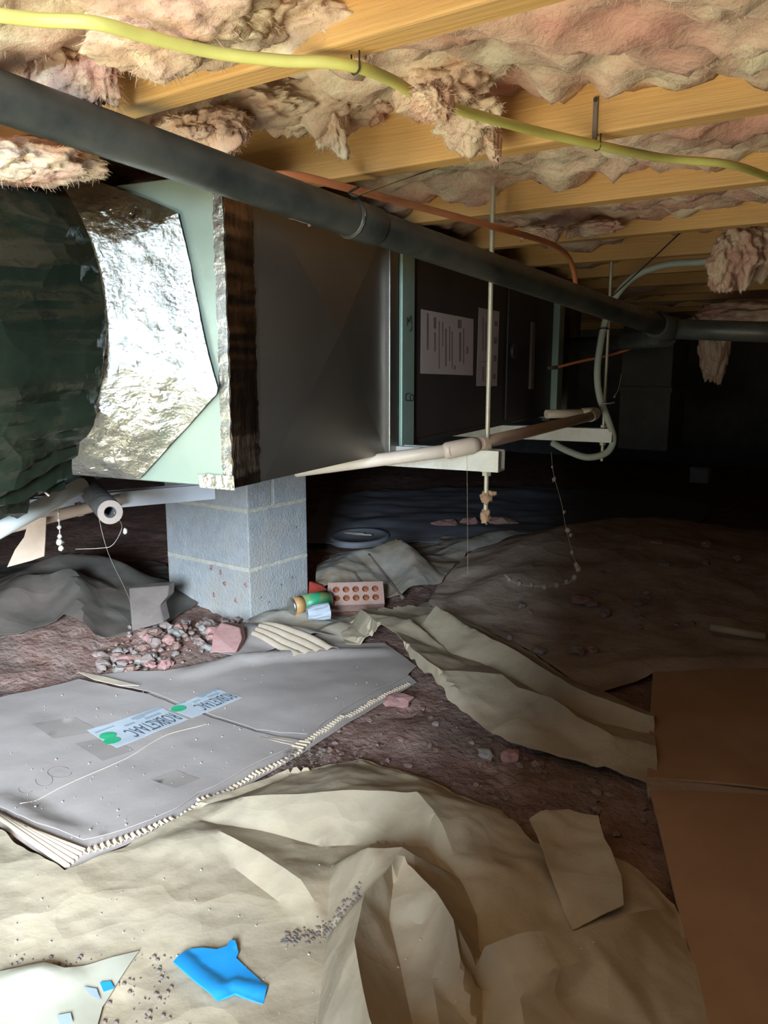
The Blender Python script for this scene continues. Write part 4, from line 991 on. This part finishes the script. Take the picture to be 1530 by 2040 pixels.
# green can lying on its side
c0 = D(580, 1194, 2.83); c1 = D(654, 1190, 2.92); cd_ = (c1 - c0).normalized()
for p in (c0, c1): p.z = .062 if p is c0 else .066
cd_ = (c1 - c0).normalized(); Lc = (c1 - c0).length
cn = empty('drink_can', Vector((c0.x, c0.y, .03)), 'green and orange drink can lying against the pier', 'can')
tube('body', [c0 + cd_ * (Lc * t) for t in (.28, .97)], .032, M_CANG, cn, 28)
tube('orange_band', [c0 + cd_ * (Lc * t) for t in (.03, .28)], .0319, M_CANO, cn, 28)
tube('end_rim', [c0 + cd_ * (Lc * t) for t in (-.02, .0, .03)], lambda i: (.026, .028, .032)[i], M_TIN, cn, 28)
tube('end_rim', [c0 + cd_ * (Lc * t) for t in (.97, 1.0, 1.02)], lambda i: (.032, .028, .026)[i], M_TIN, cn, 28)
# red scrap behind it
P = [G(x, y, .0) for x, y in [(612, 1192), (664, 1198), (668, 1188), (640, 1178), (612, 1176)]]
V = [D(616, 1158, 3.08), D(640, 1166, 3.08), D(666, 1186, 3.04), D(662, 1200, 3.0), D(614, 1190, 3.0)]
tag(prism('red_plastic_piece', V, HF * .05 - ZZ * .01, M_RED, bevel=.003), 'red plastic piece wedged between can and pier', 'plastic scrap')
# crumpled cup
c0 = D(612, 1222, 2.72); c1 = D(655, 1216, 2.74); c0.z = max(c0.z, .045); c1.z = max(c1.z, .05)
V = []; F = []; ax = (c1 - c0).normalized(); s = ax.cross(ZZ).normalized(); u = s.cross(ax)
st = [(0, .004), (0, .022), (.35, .029), (.7, .031), (1, .033), (.98, .030), (.5, .026), (.15, .02), (.15, .002)]
for t, r in st:
    for k in range(20):
        a = 2 * pi * k / 20; rr = r * (1 + .22 * noise.noise(Vector((cos(a) * 1.8, sin(a) * 1.8, t * 3 + 1)))); V.append(c0 + ax * ((c1 - c0).length * t) + (s * cos(a) + u * sin(a) * .85) * rr)
for i in range(len(st) - 1):
    for k in range(20): F.append((i * 20 + k, i * 20 + (k + 1) % 20, (i + 1) * 20 + (k + 1) % 20, (i + 1) * 20 + k))
tag(fixn(mk('crumpled_cup', V, F, M_CUP)), 'pale crumpled paper cup in front of the green can', 'cup')
# leaning dark slab left of the pier
P = [D(256, 1172, 2.74), D(336, 1166, 2.74), D(334, 1188, 2.72), D(318, 1206, 2.70), D(326, 1240, 2.66), D(262, 1258, 2.64)]
tag(prism('broken_slab', P, HF * .05 + RT * .01, M_BOARD, bevel=.004), 'dark broken masonry slab leaning left of the pier', 'slab')
# pink brick fragment
P = [D(424, 1262, 2.50), D(440, 1240, 2.55), D(478, 1250, 2.55), D(482, 1272, 2.50), D(470, 1300, 2.46), D(420, 1300, 2.45)]
tag(prism('brick_fragment', P, HF * .07 - ZZ * .02, M_PINKB, bevel=.004), 'pink broken brick fragment at the foot of the pier', 'brick')
for a, b, lab in (((735, 1106, 3.02), (802, 1192, 2.82), 'long dark twig in the grey crumpled paper, drawn as a rod'), ((705, 1142, 2.95), (742, 1192, 2.82), 'shorter dark twig beside the long one in the grey paper, drawn as a rod')):  # dark slits torn in the grey paper, drawn as added rods
    pts_ = [drop(a[0] + (b[0] - a[0]) * t, a[1] + (b[1] - a[1]) * t, ZGREY) + ZZ * .003 for t in (0, .25, .5, .75, 1)]
    tag(tube('tear', cat_rom(pts_, 5), .006, M_BOARD, None, 7), lab, 'tear')
# bucket lid
lc = G(716, 1062, .05); lc.z = gh(lc.x, lc.y) + .045
ld = empty('bucket_lid', lc, 'round grey bucket lid lying on the ground far behind the pier', 'lid')
V = []; F = []; prof = [(0, .0), (.12, .0), (.128, .006), (.148, .007), (.153, .0), (.153, -.02)]
for r, z in prof:
    for k in range(40): V.append(lc + Vector((r * cos(2 * pi * k / 40), r * sin(2 * pi * k / 40), z + .06 * r * sin(2 * pi * k / 40))))
for i in range(len(prof) - 1):
    for k in range(40): F.append((i * 40 + k, i * 40 + (k + 1) % 40, (i + 1) * 40 + (k + 1) % 40, (i + 1) * 40 + k))
mk('disc', V, F, M_LID, ld, smooth=True)
for dx, L in ((-.03, .09), (.02, .08)):
    tube('stick', [lc + Vector((dx - .05, -.02, .012)), lc + Vector((dx + .05, .01, .014))], .004, M_MORT, ld, 6)
# tan stick on the right
tag(tube('pipe_offcut', line(G(1415, 1250, .05), G(1525, 1268, .045), 3), .012, M_KRAFT, None, 12), 'short tan tube lying on the brown sheet at the right', 'pipe')
# pale block far back
p = G(1395, 957); p.z = gh(p.x, p.y)
fo_ = empty('pale_box', p, 'small pale box far back in the dark on the right', 'box')
box('box_body', p.x - .07, p.x + .07, p.y - .05, p.y + .05, p.z, p.z + .10, M_LABEL, fo_, .006)
box('box_lid', p.x - .073, p.x + .073, p.y - .053, p.y + .053, p.z + .10, p.z + .12, M_LABEL, fo_, .004)

# rubble: individual chunks
def chunk(name, px, py, r, m, label, cat, group, seed, zadd=0, parent=None):
    p = G(px, py); x, y = p.x, p.y; z = gh(x, y) + zadd
    rn = random.Random(seed); bm = bmesh.new(); bmesh.ops.create_icosphere(bm, subdivisions=2 if r > .014 else 1, radius=1.0)
    sx, sy, sz = r * rn.uniform(.8, 1.4), r * rn.uniform(.7, 1.2), r * rn.uniform(.45, .8)
    V = []
    for v in bm.verts:
        q = v.co; d = 1 + .55 * noise.noise(q * 1.5 + Vector((seed * 2.1, seed, 0))) + rn.uniform(-.12, .12)
        V.append(Vector((x + q.x * sx * d, y + q.y * sy * d, z + sz * .5 + q.z * sz * d)))
    F = [tuple(v.index for v in f.verts) for f in bm.faces]; bm.free()
    return tag(mk(name, V, F, m), label, cat, group)
rn = random.Random(11)
for i in range(230):
    t = rn.random(); px = 215 + 260 * t + rn.gauss(0, 12); py = 1335 - 75 * t + rn.gauss(0, 20)
    if py < 1235 + max(0, (330 - px)) * .3 or px > 485 or py > 1352 - .12 * (px - 200): continue
    chunk('rubble_chunk', px, py, rn.choice((.004, .005, .006, .007, .009, .012, .017, .022)), rn.choice((M_STONE, M_STONE, M_STONE, M_SOIL, M_STONE, M_STONEG, M_STONEG, M_SOIL, M_PINKB)), 'crumbled masonry chunk in the rubble heap at the pier', 'rubble', 'rubble heap at the pier', i, rn.uniform(0, .02))
for i in range(190):
    px = rn.uniform(620, 1290); py = rn.uniform(1400, 1680)
    if py < 1395 + max(0, px - 820) * .42 or py > 1520 + max(0, (px - 720)) * .42 or px < 640 and py > 1500: continue
    chunk('soil_pebble', px, py, rn.choice((.004, .006, .008, .011)), rn.choice((M_STONE, M_SOIL, M_SOIL, M_SOIL, M_STONE)), 'small pebble on the bare red soil between the paper sheets', 'pebble', 'pebbles on the bare soil', 300 + i)
chunk('stone', 968, 1500, .020, M_STONEG, 'round grey stone on the bare red soil', 'stone', None, 901)
chunk('clay_clod', 790, 1398, .030, M_PINKB, 'pink clay clod beside the torn cardboard edge', 'clod', None, 902)
chunk('clay_clod', 1018, 1500, .026, M_PINKB, 'reddish clod right of the round grey stone', 'clod', None, 903)
chunk('clay_clod', 1155, 1222, .030, M_PINKB, 'pink clod on the dark brown sheet', 'clod', None, 904, .03)
chunk('brick_bit', 892, 1060, .07, M_PINKB, 'red brick bit far back beneath the long rod', 'brick', 'red brick bits far back', 905)
chunk('brick_bit', 935, 1055, .06, M_PINKB, 'small red brick bit right of the larger one, far back', 'brick', 'red brick bits far back', 906)
chunk('brick_bit', 1000, 1050, .08, M_BRICK, 'dim brick bit far back right of the long rod', 'brick', 'red brick bits far back', 907)
for i in range(26):
    px = rn.uniform(990, 1520); py = rn.uniform(1130, 1310)
    chunk('dirt_clod', px, py, rn.choice((.012, .018, .022)), rn.choice((M_STONE, M_STONE, M_PINKB)), 'small clod scattered on the dark brown sheet', 'clod', 'clods on the brown sheet', 600 + i, .02)
# fine white specks over cardboard and paper: nobody could count them
V = []; F = []
bmI = bmesh.new(); bmesh.ops.create_icosphere(bmI, subdivisions=1, radius=1.0); iv = [v.co.copy() for v in bmI.verts]; iff = [tuple(v.index for v in f.verts) for f in bmI.faces]; bmI.free()
for i in range(260):
    if rn.random() < .75:
        px = rn.uniform(20, 760); py = rn.uniform(1310, 1680); p = G(px, py, .02)
        zz = (zA if True else zB)(p.x, p.y) + .002
        PA_ = [(a, b) for a, b in polyA]; PB_ = polyB
        if inside(px, py, PB_): zz = zB(p.x, p.y) + .002
        elif not inside(px, py, PA_): continue
        r = rn.choice((.0007, .001, .0013, .002))
    else:
        px = rn.uniform(0, 1250); py = rn.uniform(1720, 2040); p = G(px, py, .03); zz = F1(p.x, p.y) + .002; r = rn.choice((.0006, .0009, .0013, .0018))
    k = len(V); V += [(p.x + q.x * r * 1.4, p.y + q.y * r, zz + q.z * r * .7) for q in iv]; F += [tuple(a + k for a in f) for f in iff]
tag(mk('white_crumbs', V, F, M_SPECK), 'fine white crumbs scattered over the cardboard and paper', 'crumbs', kind='stuff')
V = []; F = []
for i in range(520):
    a = rn.random()
    if a < .35: px = rn.uniform(560, 720); py = 1845 + rn.gauss(0, 8) - (px - 640) * .15
    elif a < .7: px = rn.uniform(0, 340); py = rn.uniform(1880, 2040)
    else: px = rn.uniform(560, 720); py = rn.uniform(1480, 1520)
    p = G(px, py, .03); zz = F1(p.x, p.y) + .001; r = rn.choice((.0008, .0012, .002, .003))
    k = len(V); V += [(p.x + q.x * r * 1.5, p.y + q.y * r, zz + q.z * r * .7) for q in iv]; F += [tuple(b + k for b in f) for f in iff]
tag(mk('dirt_crumbs', V, F, M_BOARD), 'dark dirt crumbs in the folds of the foreground paper', 'crumbs', kind='stuff')

# dusty strands and cobwebs
def strand(label, pts, r, lumps=(), m=M_WEB):
    e = empty('cobweb_strand', D(*pts[-1]), label, 'cobweb')
    tube('thread', cat_rom([D(*p) for p in pts], 5), r, m, e, 5)
    for i, (x, y, d, s) in enumerate(lumps): blob('dust_lump', D(x, y, d), s * .7, s * .7, s * .9, .5, 2, m, e, 2, i + int(x))
strand('thick dusty strand hanging left below the plenum near the clamp', [(115, 985, 1.5), (116, 1020, 1.5), (119, 1060, 1.5), (121, 1095, 1.5)], .0012,
       [(116, 1022, 1.5, .004), (117, 1036, 1.5, .004), (118, 1050, 1.5, .005), (119, 1068, 1.5, .006), (119, 1080, 1.5, .009), (122, 1092, 1.5, .007)])
strand('thin cobweb with a pale lump between foam tube and pier', [(228, 1022, 1.36), (243, 1050, 1.6), (225, 1085, 1.6), (200, 1092, 1.6), (150, 1094, 1.6)], .0006, [(250, 1058, 1.6, .006)])
strand('straight cobweb thread left of the pier', [(190, 1000, 1.6), (215, 1100, 1.7), (260, 1200, 2.0), (265, 1260, 2.2)], .0005)
strand('strand of pale dust lumps hanging under the second strut', [(1098, 900, 2.4), (1103, 945, 2.4), (1118, 1000, 2.4), (1128, 1055, 2.4), (1140, 1100, 2.4), (1150, 1135, 2.4), (1143, 1160, 2.4)], .0007,
       [(1100, 930, 2.4, .005), (1104, 955, 2.4, .009), (1124, 1020, 2.4, .006), (1131, 1056, 2.4, .009), (1137, 1066, 2.4, .007), (1140, 1100, 2.4, .009), (1148, 1125, 2.4, .010), (1152, 1133, 2.4, .011), (1145, 1150, 2.4, .010)])
strand('sagging pale dust strand over the brown sheet', [(1005, 1145, 2.6), (1030, 1163, 2.6), (1080, 1168, 2.6), (1130, 1162, 2.6), (1145, 1150, 2.4)], .003,
       [(1015, 1155, 2.6, .010), (1035, 1163, 2.6, .012), (1060, 1166, 2.6, .010), (1085, 1170, 2.6, .012), (1110, 1166, 2.6, .012), (1130, 1160, 2.6, .012)])
strand('short white dust thread by the second rod', [(1222, 792, 2.3), (1232, 775, 2.3), (1238, 745, 2.3)], .0007, [(1224, 790, 2.3, .004)])
strand('thin thread hanging over the brown sheet under the long rod', [(930, 905, 1.56), (931, 1000, 1.56), (932, 1145, 1.56)], .0004)
strand('dusty web along the underside of the black pipe', [(545, 440, 1.25), (580, 436, 1.25), (618, 446, 1.25), (700, 452, 1.3), (760, 468, 1.36)], .0007, [(552, 444, 1.25, .005), (617, 446, 1.25, .005)])
